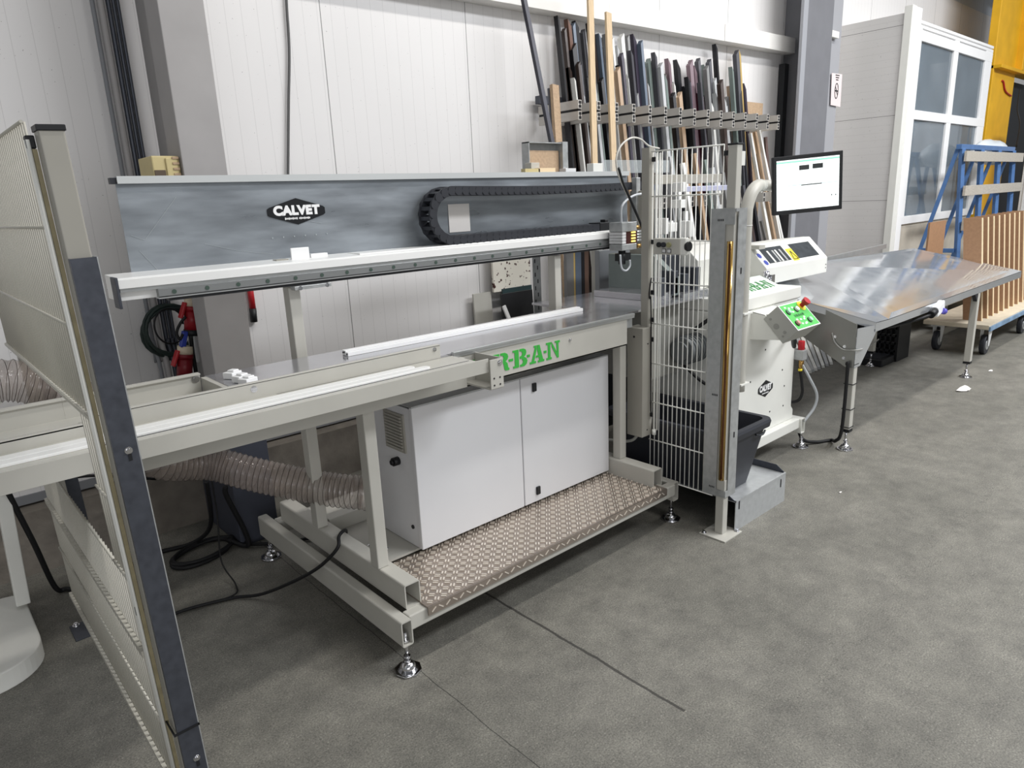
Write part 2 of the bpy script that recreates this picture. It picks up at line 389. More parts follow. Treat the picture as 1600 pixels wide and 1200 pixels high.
# columns
c = thing('steel_column', 'grey plastered column by the power sockets with dark blue painted foot', 'column', (1.27, 3.8, 0))
box('column_shaft', GREYW, c, 1.167, 1.378, 3.65, 3.84, .80, 4.6, .004)
box('rear_shaft', GREYW, c, 1.222, 1.376, 3.84, 4.16, .80, 4.6, .003)
box('painted_foot', DBLUE, c, 1.162, 1.383, 3.645, 4.16, 0, .80, .004)
a0 = onY(1245, 60, 3.95); 
c = thing('steel_column', 'broad grey steel column to the right of the profile rack', 'column', (8.3, 4.0, 0))
box('front_flange', COLR, c, 7.80, 8.42, 3.88, 3.90, 0, 5.6, .003)
box('web', COLR, c, 8.10, 8.14, 3.90, 4.25, 0, 5.6)
box('rear_flange', COLR, c, 8.10, 8.42, 4.25, 4.275, 0, 5.6)
box('edge_strip', mat('column_lit_edge', (156, 158, 164), .5), c, 7.70, 7.80, 3.865, 3.90, 0, 5.6, .004)  # lit flange edge of the column; the light is put into a paler grey
box('side_plate', mat('column_side', (158, 159, 164), .5), c, 8.42, 8.80, 3.95, 3.97, 0, 5.6)
box('clamp', WHITE, c, 8.46, 8.64, 3.90, 3.95, 3.42, 3.49, .004)
# no smoking sign
t = thing('no_smoking_sign', 'narrow pale no smoking notice fixed beside the grey column', 'sign', (8.86, 3.94, 2.72))
q = [onY(1300, 114, 3.93), onY(1316, 116, 3.93), onY(1313, 167, 3.93), onY(1298, 164, 3.93)]
MB().poly(q, .004, (0, 1, 0)).build('sign_plate', mat('sign_pink', (226, 214, 214), .5), t)
cc = onY(1307, 142, 3.928); mb = MB()
for k in range(28):
    a, b = 2*math.pi*k/28, 2*math.pi*(k+1)/28
    mb.bar(cc+Vector((.042*math.cos(a), 0, .082*math.sin(a))), cc+Vector((.042*math.cos(b), 0, .082*math.sin(b))), .003, .009)
mb.bar(cc+Vector((-.035, 0, .05)), cc+Vector((.035, 0, -.05)), .003, .009)
mb.box(cc.x-.03, cc.x+.03, cc.y-.002, cc.y+.001, cc.z-.007, cc.z+.007)
mb.build('pictogram', STICK, t)
mb = MB()
for k, (wd, dz) in enumerate(((.05, .17), (.04, .145), (.03, .12))): mb.box(cc.x-wd, cc.x+wd, cc.y-.002, cc.y+.001, cc.z+dz-.004, cc.z+dz+.004)
mb.build('notice_text', STICK, t)

# booth with windows
t = thing('panelled_booth', 'white panelled booth with a four-pane window behind the trolleys', 'booth', (10.8, 3.8, 0))
box('side_wall', BOOTH, t, 9.5, 9.56, 3.52, WY, 0, 3.72)
box('corner_post', WHITE, t, 9.47, 9.60, 3.44, 3.53, 0, 3.79, .006)
box('corner_trim', PVC, t, 9.60, 9.76, 3.435, 3.46, 0, 3.78, .004)
box('lower_panel', mat('booth_lower', (196, 188, 174), .6, 0, .1, 5), t, 9.76, 12.62, 3.47, 3.53, 0, 1.30)
box('roof_panel', WHITE, t, 9.57, 12.7, 3.5, WY, 3.55, 3.60)
fr = MB()
for z0, z1 in ((1.28, 1.38), (2.55, 2.66), (3.44, 3.56), (3.575, 3.61), (3.625, 3.66)): fr.box(9.76, 12.66, 3.44, 3.50, z0, z1)
for x0, x1 in ((9.76, 9.85), (11.03, 11.20), (12.36, 12.66)): fr.box(x0, x1, 3.442, 3.50, 1.28, 3.58)
f = fr.build('window_frame', PVC, t, .004)
for x0, x1 in ((9.85, 11.03), (11.2, 12.36)):
    for z0, z1 in ((1.38, 2.55), (2.66, 3.44)): box('pane', GLASS, f, x0, x1, 3.468, 3.474, z0, z1)
# wrapped profiles seen through the lower panes
for i in range(5):
    x = 10.05+i*.5+R_.uniform(-.05, .05); 
    o = MB().bar((x, 3.95, .0), (x+R_.uniform(-.2, .3), 4.2, 2.5+R_.uniform(-.3, .1)), .12, .05).build('wrapped_bundle', mat('film_wrapped', (176, 182, 188), .3) if i == 0 else bpy.data.materials['film_wrapped'])
    tag(o, 'pale film-wrapped bundle behind the booth glass, '+('first', 'second', 'third', 'fourth', 'fifth')[i]+' from the left', 'bundle', 'wrapped bundles inside the booth')

# yellow crane column
t = thing('crane_column', 'yellow painted crane column at the right edge', 'column', (13.2, 3.3, 0))
box('shaft', YELLOW, t, 13.0, 14.15, 3.5, 3.62, 0, 7, .01)
box('bracket', YELLOW, t, 13.0, 15.2, 3.40, 3.60, 3.40, 3.45, .005)
box('side_box', YELLOW, t, 14.1, 14.9, 3.40, 3.60, 3.45, 7, .01)
mb = MB(); mb.tube([onY(u, v, 3.485) for u, v in ((1566, 126), (1568, 128), (1571, 142), (1580, 150))], .012, 6)
mb.build('cable_loop', RED, t)
o = MB().box(14.2, 16.5, 3.65, 3.75, 0, 3.35).build('dark_partition', DARK); tag(o, 'dark partition beyond the yellow column', 'partition')
box_ = thing('switch_cabinet', 'tall light grey cabinet at the far right edge beyond the blue rack', 'cabinet', (13.5, 2.9, 0))
box('body', LGREY, box_, 13.3, 13.8, 2.3, 3.02, 0, 2.75, .006)
box('door', LGREY, box_, 13.285, 13.302, 2.35, 2.98, .2, 2.65, .004)
mb = MB(); mb.tube([onX(u, v, 13.27) for u, v in ((1594, 140), (1590, 170), (1594, 195), (1588, 230))], .01, 6); mb.build('loose_cable', RUBBER, box_)

# ================================================================ CABLES, CONDUITS, SOCKETS ON THE LEFT WALL
for i, (x, r, m) in enumerate(((1.035, .011, TRIMG), (1.072, .017, GREYW), (1.108, .012, GALVD), (1.132, .010, GALVD), (1.152, .009, GALVD))):
    mb = MB(); mb.tube([(x, 4.20, 5.2), (x, 4.20, 1.35), (x+.002, 4.19, 1.12), (x+.004, 4.15, .95), (x+.006, 4.14, .4)], r, 10)
    tag(mb.build('conduit', m), ('grey conduit nearest the corner of the white panel', 'fat pale conduit second from the left on the wall', 'middle grey conduit beside the fat pale one', 'fourth grey conduit from the left on the wall', 'thin conduit closest to the grey column')[i], 'conduit', )
t = thing('junction_box', 'cream junction box fixed to the side of the grey column', 'box', (1.1, 3.75, 1.9))
box('casing', CREAM, t, 1.04, 1.165, 3.68, 3.90, 1.88, 2.07, .006)
box('cover', CREAM, t, 1.10, 1.155, 3.672, 3.682, 1.89, 2.06, .004)
box('dark_recess', mat('recess_brown', (92, 78, 64), .6), c if 0 else t, 1.045, 1.095, 3.676, 3.682, 1.885, 2.005, .002)
mb = MB()
for k in range(6): mb.box(1.13, 1.16, 3.668, 3.674, 1.93+k*.025, 1.94+k*.025)
mb.build('terminal_strip', WOODP, t)
def coil(name, c, r, n, rad, m, label, cat, tilt, squash=1, drift=.004, tail=None):
    rot = Euler(tilt).to_matrix(); pts = []
    for k in range(n*24+1):
        a = 2*math.pi*k/24; q = r+.012*math.sin(k*.37)
        pts.append(Vector(c)+rot @ Vector((q*math.cos(a), q*squash*math.sin(a), drift*math.sin(k*.11)*4)))
    if tail: pts += [Vector(p) for p in tail]
    mb = MB(); mb.tube(pts, rad, 8, smooth=False); return tag(mb.build(name, m), label, cat)
coil('coiled_cable', (1.12, 4.15, 1.17), .135, 4, .009, mat('dark_green_cable', (34, 48, 44), .5), 'dark green cable coiled on the wall behind the conduits', 'cable', (math.radians(90), 0, 0))
coil('coiled_cable', (1.10, 4.11, 1.20), .09, 1, .005, RUBBER, 'thin black cable looped inside the green coil', 'cable', (math.radians(90), 0, .2))
def socket(p, ang, label, col):
    t = thing('power_socket', label, 'socket', p); rot = Euler((0, ang, 0)).to_matrix(); p = Vector(p)
    def Q(x, y, z): return p+rot @ Vector((x, y, z))*.80
    red = mat('socket_red', col, .4)
    MB().cyl(Q(0, 0, .04), Q(0, 0, .17), .040, 18).build('body', red, t)
    MB().cyl(Q(0, 0, .17), Q(0, 0, .20), .043, 18).build('collar', red, t)
    MB().cyl(Q(0, 0, .20), Q(0, 0, .255), .041, 18).build('pale_base', mat('socket_base', (214, 200, 176), .5), t)
    MB().cyl(Q(0, 0, 0), Q(0, 0, .04), .043, 18).build('black_ring', BLACK, t)
    mb = MB(); mb.obox(Q(-.062, 0, .17), (.014, .05, .09), rot @ Euler((0, .25, 0)).to_matrix()); mb.build('lid', RED, t, .004)
socket(onY(300, 524, 3.98), .16, 'upper red industrial plug and socket beside the column', (150, 26, 36))
socket(onY(288, 598, 3.98), .18, 'lower red industrial plug and socket, partly behind the tray', (120, 20, 30))
o = MB().obox(onY(287, 530, 3.96), (.03, .03, .09), Euler((0, .3, 0)).to_matrix()).build('blue_plug', BLUEP, bevel=.006)
tag(o, 'small blue plug hanging between the two red sockets', 'plug')
o = MB().tube([onY(u, v, 3.95) for u, v in ((290, 495), (282, 505), (276, 520), (281, 530), (286, 522))], .008, 8).build('plug_cord', RUBBER); tag(o, 'short black cord curling from the upper red socket', 'cord')
o = MB().tube([onY(298, 524, 3.95), onY(301, 550, 3.97), onY(306, 580, 4.0), (1.2, 4.06, .6)], .011, 8).build('plug_cord', RUBBER); tag(o, 'thick black cord dropping beside the lower red socket', 'cord')
t = thing('switch_box', 'pale grey switch box on the wall beside the red sockets', 'box', onY(312, 560, 4.08))
p = onY(312, 540, 4.08); box('casing', LGREY, t, p.x-.035, p.x+.035, 4.05, 4.16, p.z-.09, p.z+.06, .005)
mb = MB(); mb.cyl((p.x+.02, 4.06, p.z-.19), (p.x+.02, 4.06, p.z-.09), .014, 12); mb.build('cable_gland', GALVD, t)
# red handled tool on the wall
t = thing('hand_pump', 'slim red tube with black end hanging on the wall right of the column', 'tool', onY(395, 500, 4.2))
a, b, c2 = onY(389, 440, 4.258), onY(395, 482, 4.258), onY(397, 503, 4.258)
MB().cyl(a, b, .019, 14).build('tube', RED, t); MB().cyl(b, c2, .021, 14).build('grip', BLACK, t)
mb = MB(); mb.cyl(a, a+Vector((0, 0, .05)), .010, 10); mb.build('rod', CHROME, t)
o = MB().tube([onY(u, v, 4.262) for u, v in ((445, -60), (448, 10), (452, 80), (451, 160), (450, 272), (449, 300))], .0085, 8).build('hanging_cable', mat('grey_cable', (92, 92, 92), .5)); tag(o, 'dark grey cable hanging down the white wall above the sign panel', 'cable')

# ================================================================ FEED MACHINE
machine = thing('feed_bench', 'beige steel feed bench with tread plate, cabinet and galvanised splash panel', 'machine', (1.24, 2.6, 0))
T = machine
mb = MB().htube(1, 2.077, 3.45, 1.205, 1.255, .125, .235); mb.build('lower_cross_tube', BEIGE, T)
MB().htube(1, 2.14, 3.30, 1.272, 1.345, .235, .343).build('upper_cross_tube', BEIGE, T)
MB().htube(1, 2.14, 3.30, 2.88, 2.955, .235, .343).build('upper_cross_tube', BEIGE, T)
MB().htube(1, 2.11, 3.45, 3.02, 3.07, .125, .235).build('lower_cross_tube', BEIGE, T)
MB().box(1.255, 3.02, 2.095, 2.145, .170, .236).build('front_rail', BEIGE, T, .005)
MB().box(1.255, 3.02, 3.30, 3.36, .17, .236).build('rear_rail', BEIGE, T, .005)
def foot(x, y, top, parent):
    mb = MB(); mb.cyl((x, y, 0), (x, y, .010), .055, 8); mb.cyl((x, y, .010), (x, y, .042), .042, 20, .018); mb.cyl((x, y, .042), (x, y, .052), .014, 16)
    mb.cyl((x, y, .05), (x, y, top), .0075, 10); mb.cyl((x, y, .060), (x, y, .070), .015, 6); mb.cyl((x, y, .132), (x, y, .142), .014, 6)
    return mb.build('levelling_foot', CHROME, parent)
foot(1.232, 2.10, .175, T); foot(1.232, 3.41, .14, T); foot(3.046, 2.14, .175, T)
for x0, y0, y1, zt in ((1.268, 2.325, 2.385, 1.05), (1.268, 2.86, 2.92, 1.475), (2.898, 2.385, 2.44, 1.02), (2.888, 2.86, 2.92, 1.475)):
    MB().box(x0, x0+.052, y0, y1, .343, zt).build('leg', BEIGED if 0 else BEIGE, T, .004)
MB().box(1.345, 2.88, 2.49, 3.28, .252, .262).build('floor_pan', BEIGE, T)
MB().box(1.36, 2.86, 2.93, 3.0, .262, .335).build('inner_rail', BEIGE, T, .003)
mb = MB()
for x, y in ((1.43, 2.68), (1.47, 2.60), (1.52, 2.75)): bolt(mb, (x, y, .262), (0, 0, 1), .007)
build_each(mb, 'bolt', CHROME, T)
# tread plate
tp = MB().box(1.338, 2.925, 2.085, 2.495, .238, .244); tp.box(1.338, 2.925, 2.081, 2.087, .205, .244)
tread = tp.build('tread_plate', TREAD, T); tp = MB()
nx, ny = 44, 11
for i in range(nx):
    for j in range(ny):
        x = 1.352+i*(1.56/nx)+.012; y = 2.094+j*(.395/ny)+.014
        ang = math.radians(45 if (i+j) % 2 else -45)
        rot = Euler((0, 0, ang)).to_matrix()
        for s_ in (-1, 1):
            d = rot @ Vector((0, s_*.0066, 0)); tp.obox((x+d.x, y+d.y, .2452), (.0215, .0052, .0064), rot)
for i in range(nx):
    x = 1.352+i*(1.56/nx)+.012; rot = Euler((0, math.radians(38 if i % 2 else -38), 0)).to_matrix()
    tp.obox((x, 2.0805, .225), (.026, .003, .0044), rot)
tp.build('raised_bars', BARS, tread)
# electric cabinet
cab = box('electric_cabinet', DOORG, T, 1.575, 2.868, 2.475, 2.86, .264, .935, .003)
for x0, x1 in ((1.570, 2.206), (2.212, 2.872)):
    d = box('cabinet_door', DOORG, cab, x0, x1, 2.448, 2.470, .268, .945, .003)
seal = MB(); seal.box(1.58, 2.865, 2.469, 2.477, .272, .94); seal.build('door_seal', BLACK, cab)
MB().box(1.57, 2.872, 2.449, 2.86, .945, .952).build('cabinet_lid', GALV, cab, .001)
for zc in (.865, .325):
    p = onY(834.5, 605, 2.445) if zc > .5 else onY(841, 766, 2.445)
    lk = MB(); lk.box(p.x-.013, p.x+.013, 2.438, 2.449, p.z-.022, p.z+.022); l = lk.build('door_lock', BLACK, cab, .003)
gr = MB(); gr.box(1.566, 1.576, 2.52, 2.68, .72, .90)
for k in range(11): gr.obox((1.562, 2.60, .735+k*.0148), (.010, .13, .006), Euler((0, .5, 0)).to_matrix())
gr.build('vent_grille', BEIGED, cab)
mb = MB(); mb.cyl((1.577, 2.60, .665), (1.545, 2.60, .665), .020, 16); mb.cyl((1.545, 2.60, .665), (1.535, 2.60, .665), .012, 12); mb.build('main_switch', BLACK, cab)
mb = MB(); mb.cyl((1.578, 2.52, .36), (1.570, 2.52, .36), .010, 12); mb.build('cable_plug', BLACK, cab)
# table
MB().box(.855, 2.94, 2.335, 2.795, 1.166, 1.180).build('table_top', STEELT, T, .001)
MB().box(2.94, 3.95, 2.40, 3.12, 1.162, 1.176).build('machine_table', STEELT, T, .001)
tb = MB(); tb.box(.94, 2.884, 2.326, 2.334, 1.018, 1.170); tb.box(.94, 2.884, 2.326, 2.40, 1.018, 1.026); beam = tb.build('front_beam', BEIGE, T, .001)
MB().box(.94, 2.94, 2.76, 2.79, 1.05, 1.166).build('rear_beam', BEIGE, T, .002)
mb = MB(); mb.box(1.72, 2.94, 2.318, 2.336, 1.172, 1.184); mb.box(1.72, 2.94, 2.320, 2.332, 1.160, 1.1722); mb.build('edge_profile', ALUR, T, .001)
MB().box(2.885, 2.945, 2.34, 2.39, 1.105, 1.16).build('beam_bracket', GALV, T, .002)
mb = MB()
for k in range(6): mb.box(1.0+k*.32, 1.05+k*.32, 2.34, 2.76, 1.10, 1.164)
build_each(mb, 'table_rib', BEIGE, T)
mb = MB(); p = onY(891, 531, 2.325); bolt(mb, p, (0, -1, 0), .006); build_each(mb, 'bolt', CHROME, T)
# stencil lettering: slab letters on a 1 x 1 cell
LET = {
 'U': [[(0,1),(.42,1),(.42,.88),(.34,.88),(.34,.3),(.42,.17),(.42,0),(.3,.02),(.12,.16),(.1,.3),(.1,.88),(0,.88)], [(.5,0),(.7,.05),(.86,.2),(.88,.88),(1,.88),(1,1),(.62,1),(.62,.88),(.74,.88),(.72,.3),(.62,.17),(.5,.15)]],
 'R': [[(0,1),(.4,1),(.4,0),(0,0),(0,.12),(.12,.12),(.12,.88),(0,.88)], [(.48,1),(.75,1),(.92,.9),(.96,.74),(.9,.6),(.78,.52),(.9,.4),(.94,.14),(1,.12),(1,0),(.78,0),(.7,.08),(.66,.36),(.58,.46),(.48,.46),(.48,.58),(.6,.6),(.68,.72),(.62,.86),(.48,.88)]],
 'B': [[(0,1),(.4,1),(.4,0),(0,0),(0,.12),(.12,.12),(.12,.88),(0,.88)], [(.48,1),(.74,1),(.9,.92),(.94,.76),(.88,.6),(.76,.53),(.92,.44),(1,.28),(.94,.1),(.78,0),(.48,0),(.48,.12),(.62,.14),(.7,.28),(.62,.44),(.48,.46),(.48,.58),(.6,.62),(.66,.74),(.6,.86),(.48,.88)]],
 'A': [[(.3,1),(.5,1),(.5,.8),(.3,.12),(.42,.12),(.42,0),(0,0),(0,.12),(.12,.12),(.38,.9),(.3,.9)], [(.54,1),(.7,1),(.92,.12),(1,.12),(1,0),(.56,0),(.56,.12),(.66,.12),(.62,.3),(.42,.3),(.45,.42),(.6,.42),(.54,.72)]],
 'N': [[(0,1),(.36,1),(.36,.86),(.3,.86),(.3,.12),(.38,.12),(.38,0),(0,0),(0,.12),(.12,.12),(.12,.88),(0,.88)], [(.4,1),(.78,.32),(.74,.9),(.64,.9),(.64,1),(1,1),(1,.88),(.9,.88),(.9,0),(.78,0),(.4,.72)]],
}
def stencil(parent, m, mw, cells, h, thick=.0015, dashes=True):
    """cells: list of (letter, x0, x1) in the local plane; strokes are separate solid plates"""
    mb = MB(); R3 = mw.to_3x3(); nrm = R3 @ Vector((0, 0, 1))
    for i, (ch, x0, x1) in enumerate(cells):
        for poly in LET[ch]:
            mb.poly([mw @ Vector((x0+(x1-x0)*px, h*py, thick)) for px, py in poly], thick*1.6, -nrm)
        if dashes and i+1 < len(cells):
            nx0 = cells[i+1][1]; a, b = x1+.1*(nx0-x1)-.003, nx0+.003-.1*(nx0-x1)
            mb.poly([mw @ Vector(q) for q in ((a, h*.44, thick), (b, h*.44, thick), (b, h*.58, thick), (a, h*.58, thick))], thick*1.6, -nrm)
    return mb.build('lettering', m, parent)
mw = frame((0, 2.3255, 1.047), FRONT)
stencil(beam, GREEN, mw, [('U', 1.825, 1.915), ('R', 1.94, 2.035), ('B', 2.06, 2.15), ('A', 2.165, 2.26), ('N', 2.275, 2.368)], .084)
# linear rail and splash panel
rl = MB(); rl.prism([(2.82, 1.546), (2.82, 1.578), (2.83, 1.584), (3.0, 1.590), (3.0, 1.50), (2.85, 1.50), (2.85, 1.546)], 0, .615, 3.52)
rail = rl.build('linear_rail', ALU, T, .001)
MB().box(.605, .615, 2.81, 2.88, 1.475, 1.588).build('end_plate', GALVD, rail, .002)
gr = MB(); gr.prism([(2.828, 1.532), (2.828, 1.546), (2.86, 1.546), (2.86, 1.532)], 0, .62, 3.50); gr.build('rail_groove', ALUR, rail)
gd = MB(); gd.prism([(2.828, 1.500), (2.820, 1.504), (2.820, 1.530), (2.828, 1.533), (2.86, 1.533), (2.86, 1.500)], 0, .745, 3.50); gdo = gd.build('guide_rail', mat('rail_grey', (140, 142, 142), .4, .5), rail)
mb = MB()
for k in range(22):
    x = .80+k*.122; mb.cyl((x, 2.822, 1.517), (x, 2.818, 1.517), .0085, 12)
build_each(mb, 'rail_bolt', mat('bolt_green', (82, 98, 90), .4, .5), gdo)
MB().box(.78, 3.50, 2.83, 2.86, 1.483, 1.4925).build('belt_cover', BLACK, rail); MB().box(.745, 3.50, 2.822, 2.86, 1.4945, 1.4995).build('bright_lip', ALUR, rail)
mb = MB(); mb.box(1.275, 1.445, 2.81, 2.85, 1.466, 1.482); build_each(mb, 'stop_block', GALV, rail, .002)
mb = MB(); [bolt(mb, (x, 2.81, 1.473), (0, -1, 0), .006) for x in (1.30, 1.425)]; build_each(mb, 'bolt', CHROME, rail)
sp = MB(); sp.box(.708, 3.72, 3.0, 3.004, 1.588, 1.925); sp.box(.712, 3.72, 2.985, 3.02, 1.938, 1.944); sp.box(2.75, 3.72, 3.02, 3.30, 1.938, 1.944)
spl = sp.build('splash_panel', SPLASH, T)
MB().box(.712, 3.72, 2.983, 2.986, 1.918, 1.9455).build('folded_lip', mat('bright_lip', (205, 208, 208), .4, .3), spl); MB().box(.690, .712, 2.99, 3.02, 1.918, 1.940).build('lip_end', BLACKG, spl)
for x in (.73, 2.2, 3.6): MB().box(x, x+.03, 3.004, 3.03, 1.56, 1.93).build('stay', GALVD, spl)
mb = MB()
def scratch(p, q, wd=.0022):
    a, b = onY(*p, 2.9985), onY(*q, 2.9985); mb.bar(a, b, .0006, wd)
for p, q in (((275, 308), (228, 373)), ((218, 392), (248, 423)), ((320, 381), (375, 392)), ((375, 392), (428, 397)), ((480, 345), (503, 349)), ((205, 368), (226, 375))): scratch(p, q, .0014)
for k in range(6):
    c_ = onY(426+k*17, 372-k*1.4, 2.9985); mb.box(c_.x-.003, c_.x+.003, 2.998, 3.0, c_.z-.003, c_.z+.003)
build_each(mb, 'scratch_marks', mat('bare_scratch', (186, 192, 196), .35, .5), spl)
def calvet(parent, c, rot3, wd, ht):
    """black hexagonal maker's sticker with white lettering"""
    mw = frame(c, rot3); nrm = rot3 @ Vector((0, 0, 1)); mb = MB(); hw, hh = wd/2, ht/2
    pts = [(-hw, -hh*.22), (-hw*.93, -hh*.34), (0, -hh), (hw*.93, -hh*.34), (hw, -hh*.22), (hw, hh*.22), (hw*.93, hh*.34), (0, hh), (-hw*.93, hh*.34), (-hw, hh*.22)]
    mb.poly([mw @ Vector((x, y, .0008)) for x, y in pts], .0009, -nrm); st = mb.build('sticker', STICK, parent)
    text_part('sticker_lettering', 'CALVET', INK, st, frame(Vector(c)+nrm*.0012+rot3 @ Vector((0, ht*.03, 0)), rot3), ht*.46, bold=ht*.030, extrude=.0003, space=1.06, xs=(wd*.80)/(ht*.46*3.75))
    mb = MB()
    for k in range(20):
        if k in (10,): continue
        x_ = (-.5+k/19)*wd*.42; h_ = ht*(.030 if k % 3 else .042)
        mb.poly([Vector(c)+rot3 @ Vector((x_+dx, -ht*.26+dy, .0013)) for dx, dy in ((-wd*.008, -h_), (wd*.008, -h_), (wd*.008, h_), (-wd*.008, h_))], .0004, -nrm)
    mb.build('small_print', INK, st)
calvet(spl, (1.413, 2.998, 1.789), FRONT, .272, .114)
# energy chain
ch = MB(); path = []
zr, zl = (1.858, 1.606); xc = 2.185; rad = .122; zc = 1.733
for k in range(31): x = 3.72-(3.72-xc)*k/30; path.append((x, zc+rad-.012*math.sin(math.pi*(x-xc)/1.6)))
for k in range(1, 12): a = math.pi/2+math.pi*k/12; path.append((xc+rad*math.cos(a)*1.05, zc+rad*math.sin(a)))
for k in range(27): path.append((xc+(3.32-xc)*k/26, zc-rad))
def resample(pts, step):
    out = [Vector((*pts[0],))]; acc = 0
    for a, b in zip(pts, pts[1:]):
        a, b = Vector(a), Vector(b); L_ = (b-a).length; t = step-acc
        while t <= L_: out.append(a+(b-a)*(t/L_)); t += step
        acc = (acc+L_) % step
    return out
rp = resample(path, .044)
for a, b in zip(rp, rp[1:]):
    d = b-a; ang = math.atan2(d.y, d.x); c_ = (a+b)/2; rot = Euler((0, -ang, 0)).to_matrix()
    for y in (2.872, 2.962): ch.obox((c_.x, y, c_.y), (.043, .006, .046), rot); ch.cyl((a.x, y-.007, a.y), (a.x, y+.007, a.y), .0225, 16)
    ch.obox((c_.x, 2.917, c_.y), (.020, .088, .034), rot)
    n_ = rot @ Vector((0, 0, 1)); ch.obox((c_.x+n_.x*.020, 2.917, c_.y+n_.z*.020), (.030, .088, .005), rot)
chain = ch.build('energy_chain', BLACKG, T)
mb = MB(); mb.box(3.30, 3.40, 2.87, 2.965, 1.590, 1.640); mb.box(3.38, 3.41, 2.90, 2.94, 1.60, 1.655); mb.build('chain_bracket', BLACK, chain, .003)
mb = MB(); mb.box(1.63, 3.4, 2.865, 2.985, 1.575, 1.5905); mb.build('chain_tray', ALU, T)

# right-hand feed tray in front of the bench
tr = MB(); tr.box(.365, 1.715, 2.16, 2.330, 1.160, 1.170); tray = tr.build('feed_tray', BEIGE, T)
MB().box(.365, 1.775, 2.156, 2.162, 1.112, 1.1705).build('tray_front', BEIGE, T, .001)
for y0, y1 in ((2.196, 2.236), (2.242, 2.286)):
    xe = 1.50 if y0 < 2.2 else 1.46; ym = (y0+y1)/2
    mb = MB(); mb.prism([(.365, y0), (xe, y0)]+[(xe+.02*math.cos(math.radians(a_)), ym+(y1-y0)/2*math.sin(math.radians(a_))) for a_ in (-60, -30, 0, 30, 60)]+[(xe, y1), (.365, y1)], 2, 1.170, 1.179)
    mb.build('slide_strip', ALU, tray, .002)
MB().box(.365, 1.47, 2.2362, 2.2418, 1.1702, 1.1765).build('strip_slot', BLACK, tray); MB().box(.365, 1.70, 2.1905, 2.1935, 1.1702, 1.1712).build('seam_line', GALVD, tray)
wl = MB(); wl.box(.365, 1.66, 2.330, 2.335, 1.165, 1.226); wl.box(.365, 1.66, 2.330, 2.350, 1.222, 1.228); wl.build('tray_fence', BEIGE, T, .001)
mb = MB(); bolt(mb, (1.632, 2.330, 1.212), (0, -1, 0), .006); bolt(mb, (.865, 2.330, 1.205), (0, -1, 0), .008, .003); build_each(mb, 'bolt', CHROME, T)
rw = MB(); rw.box(.365, .83, 2.78, 2.786, 1.06, 1.195); rw.box(.365, .83, 2.770, 2.80, 1.192, 1.199); rw.build('trough_rear_wall', BEIGE, T, .001)
MB().box(.365, .84, 2.335, 2.78, 1.118, 1.124).build('trough_floor', BEIGE, T)
rw = MB(); rw.box(.365, .90, 2.52, 2.526, 1.12, 1.168); rw.build('trough_divider', BEIGE, T)
MB().box(.835, .86, 2.53, 2.79, 1.12, 1.178).build('trough_end', BEIGE, T, .001)
mb = MB(); bolt(mb, onY(306, 592, 2.778), (0, -1, 0), .010); build_each(mb, 'bolt', CHROME, T)
# side arm with diagonal bracket
br = MB(); br.box(1.772, 1.842, 2.143, 2.149, 1.040, 1.165); br.box(1.772, 1.778, 2.149, 2.325, 1.040, 1.165) if 0 else br.box(1.836, 1.842, 2.149, 2.325, 1.040, 1.165)
br.box(1.772, 1.842, 2.149, 2.325, 1.036, 1.044); bracket = br.build('tray_bracket', BEIGE, T, .001)
mb = MB(); bolt(mb, (1.826, 2.143, 1.147), (0, -1, 0), .009); build_each(mb, 'bolt', CHROME, bracket)
mb = MB()
for x in (1.79, 1.822):
    for z in (1.055, 1.085): mb.cyl((x, 2.144, z), (x, 2.1415, z), .004, 10)
build_each(mb, 'screw_hole', BLACK, bracket)
MB().box(.40, 1.76, 2.290, 2.324, 1.03, 1.158).build('support_channel', BEIGE, T)
# gripper carriage at the right end of the rail
gh = MB(); gh.box(3.30, 3.44, 2.70, 2.80, 1.585, 1.64); gh.box(3.30, 3.44, 2.70, 2.80, 1.475, 1.512); gh.box(3.31, 3.43, 2.78, 2.80, 1.5, 1.6); head = gh.build('gripper_head', GALV, T, .003)
mb = MB(); mb.box(3.345, 3.45, 2.705, 2.80, 1.512, 1.585); mb.build('valve_block', mat('valve_dark_red', (60, 18, 22), .4), head)
mb = MB()
for k in range(4): mb.box(3.30, 3.335, 2.698, 2.80, 1.515+k*.0175, 1.5305+k*.0175)
build_each(mb, 'valve_label', LGREY, head, .001)
mb = MB()
for k in range(4):
    z = 1.521+k*.0175; mb.box(3.392, 3.425, 2.697, 2.708, z, z+.009)
build_each(mb, 'indicator', LED, head)
mb = MB()
for k in range(4): z = 1.5255+k*.0175; mb.cyl((3.44, 2.715, z), (3.50, 2.715, z), .007, 10)
build_each(mb, 'push_fitting', ALUR, head)
mb = MB(); mb.cyl((3.43, 2.72, 1.605), (3.50, 2.72, 1.605), .012, 10); mb.cyl((3.46, 2.72, 1.492), (3.51, 2.72, 1.492), .013, 10); build_each(mb, 'brass_fitting', mat('brass', (176, 140, 84), .3, .9), head)
mb = MB(); mb.cyl((3.36, 2.75, 1.39), (3.36, 2.75, 1.475), .022, 14); mb.box(3.33, 3.42, 2.73, 2.78, 1.41, 1.455); mb.build('suction_body', BLACK, head)
mb = MB(); mb.tube([onY(u, v, 2.71) for u, v in ((971, 352), (971, 325), (980, 312), (992, 305), (1002, 303))], .007, 8); mb.tube([onY(u, v, 2.71) for u, v in ((969, 398), (971, 418), (978, 423), (984, 416), (984, 406))], .006, 8)
build_each(mb, 'pale_hose', mat('pale_grey_hose', (190, 194, 198), .35), head)
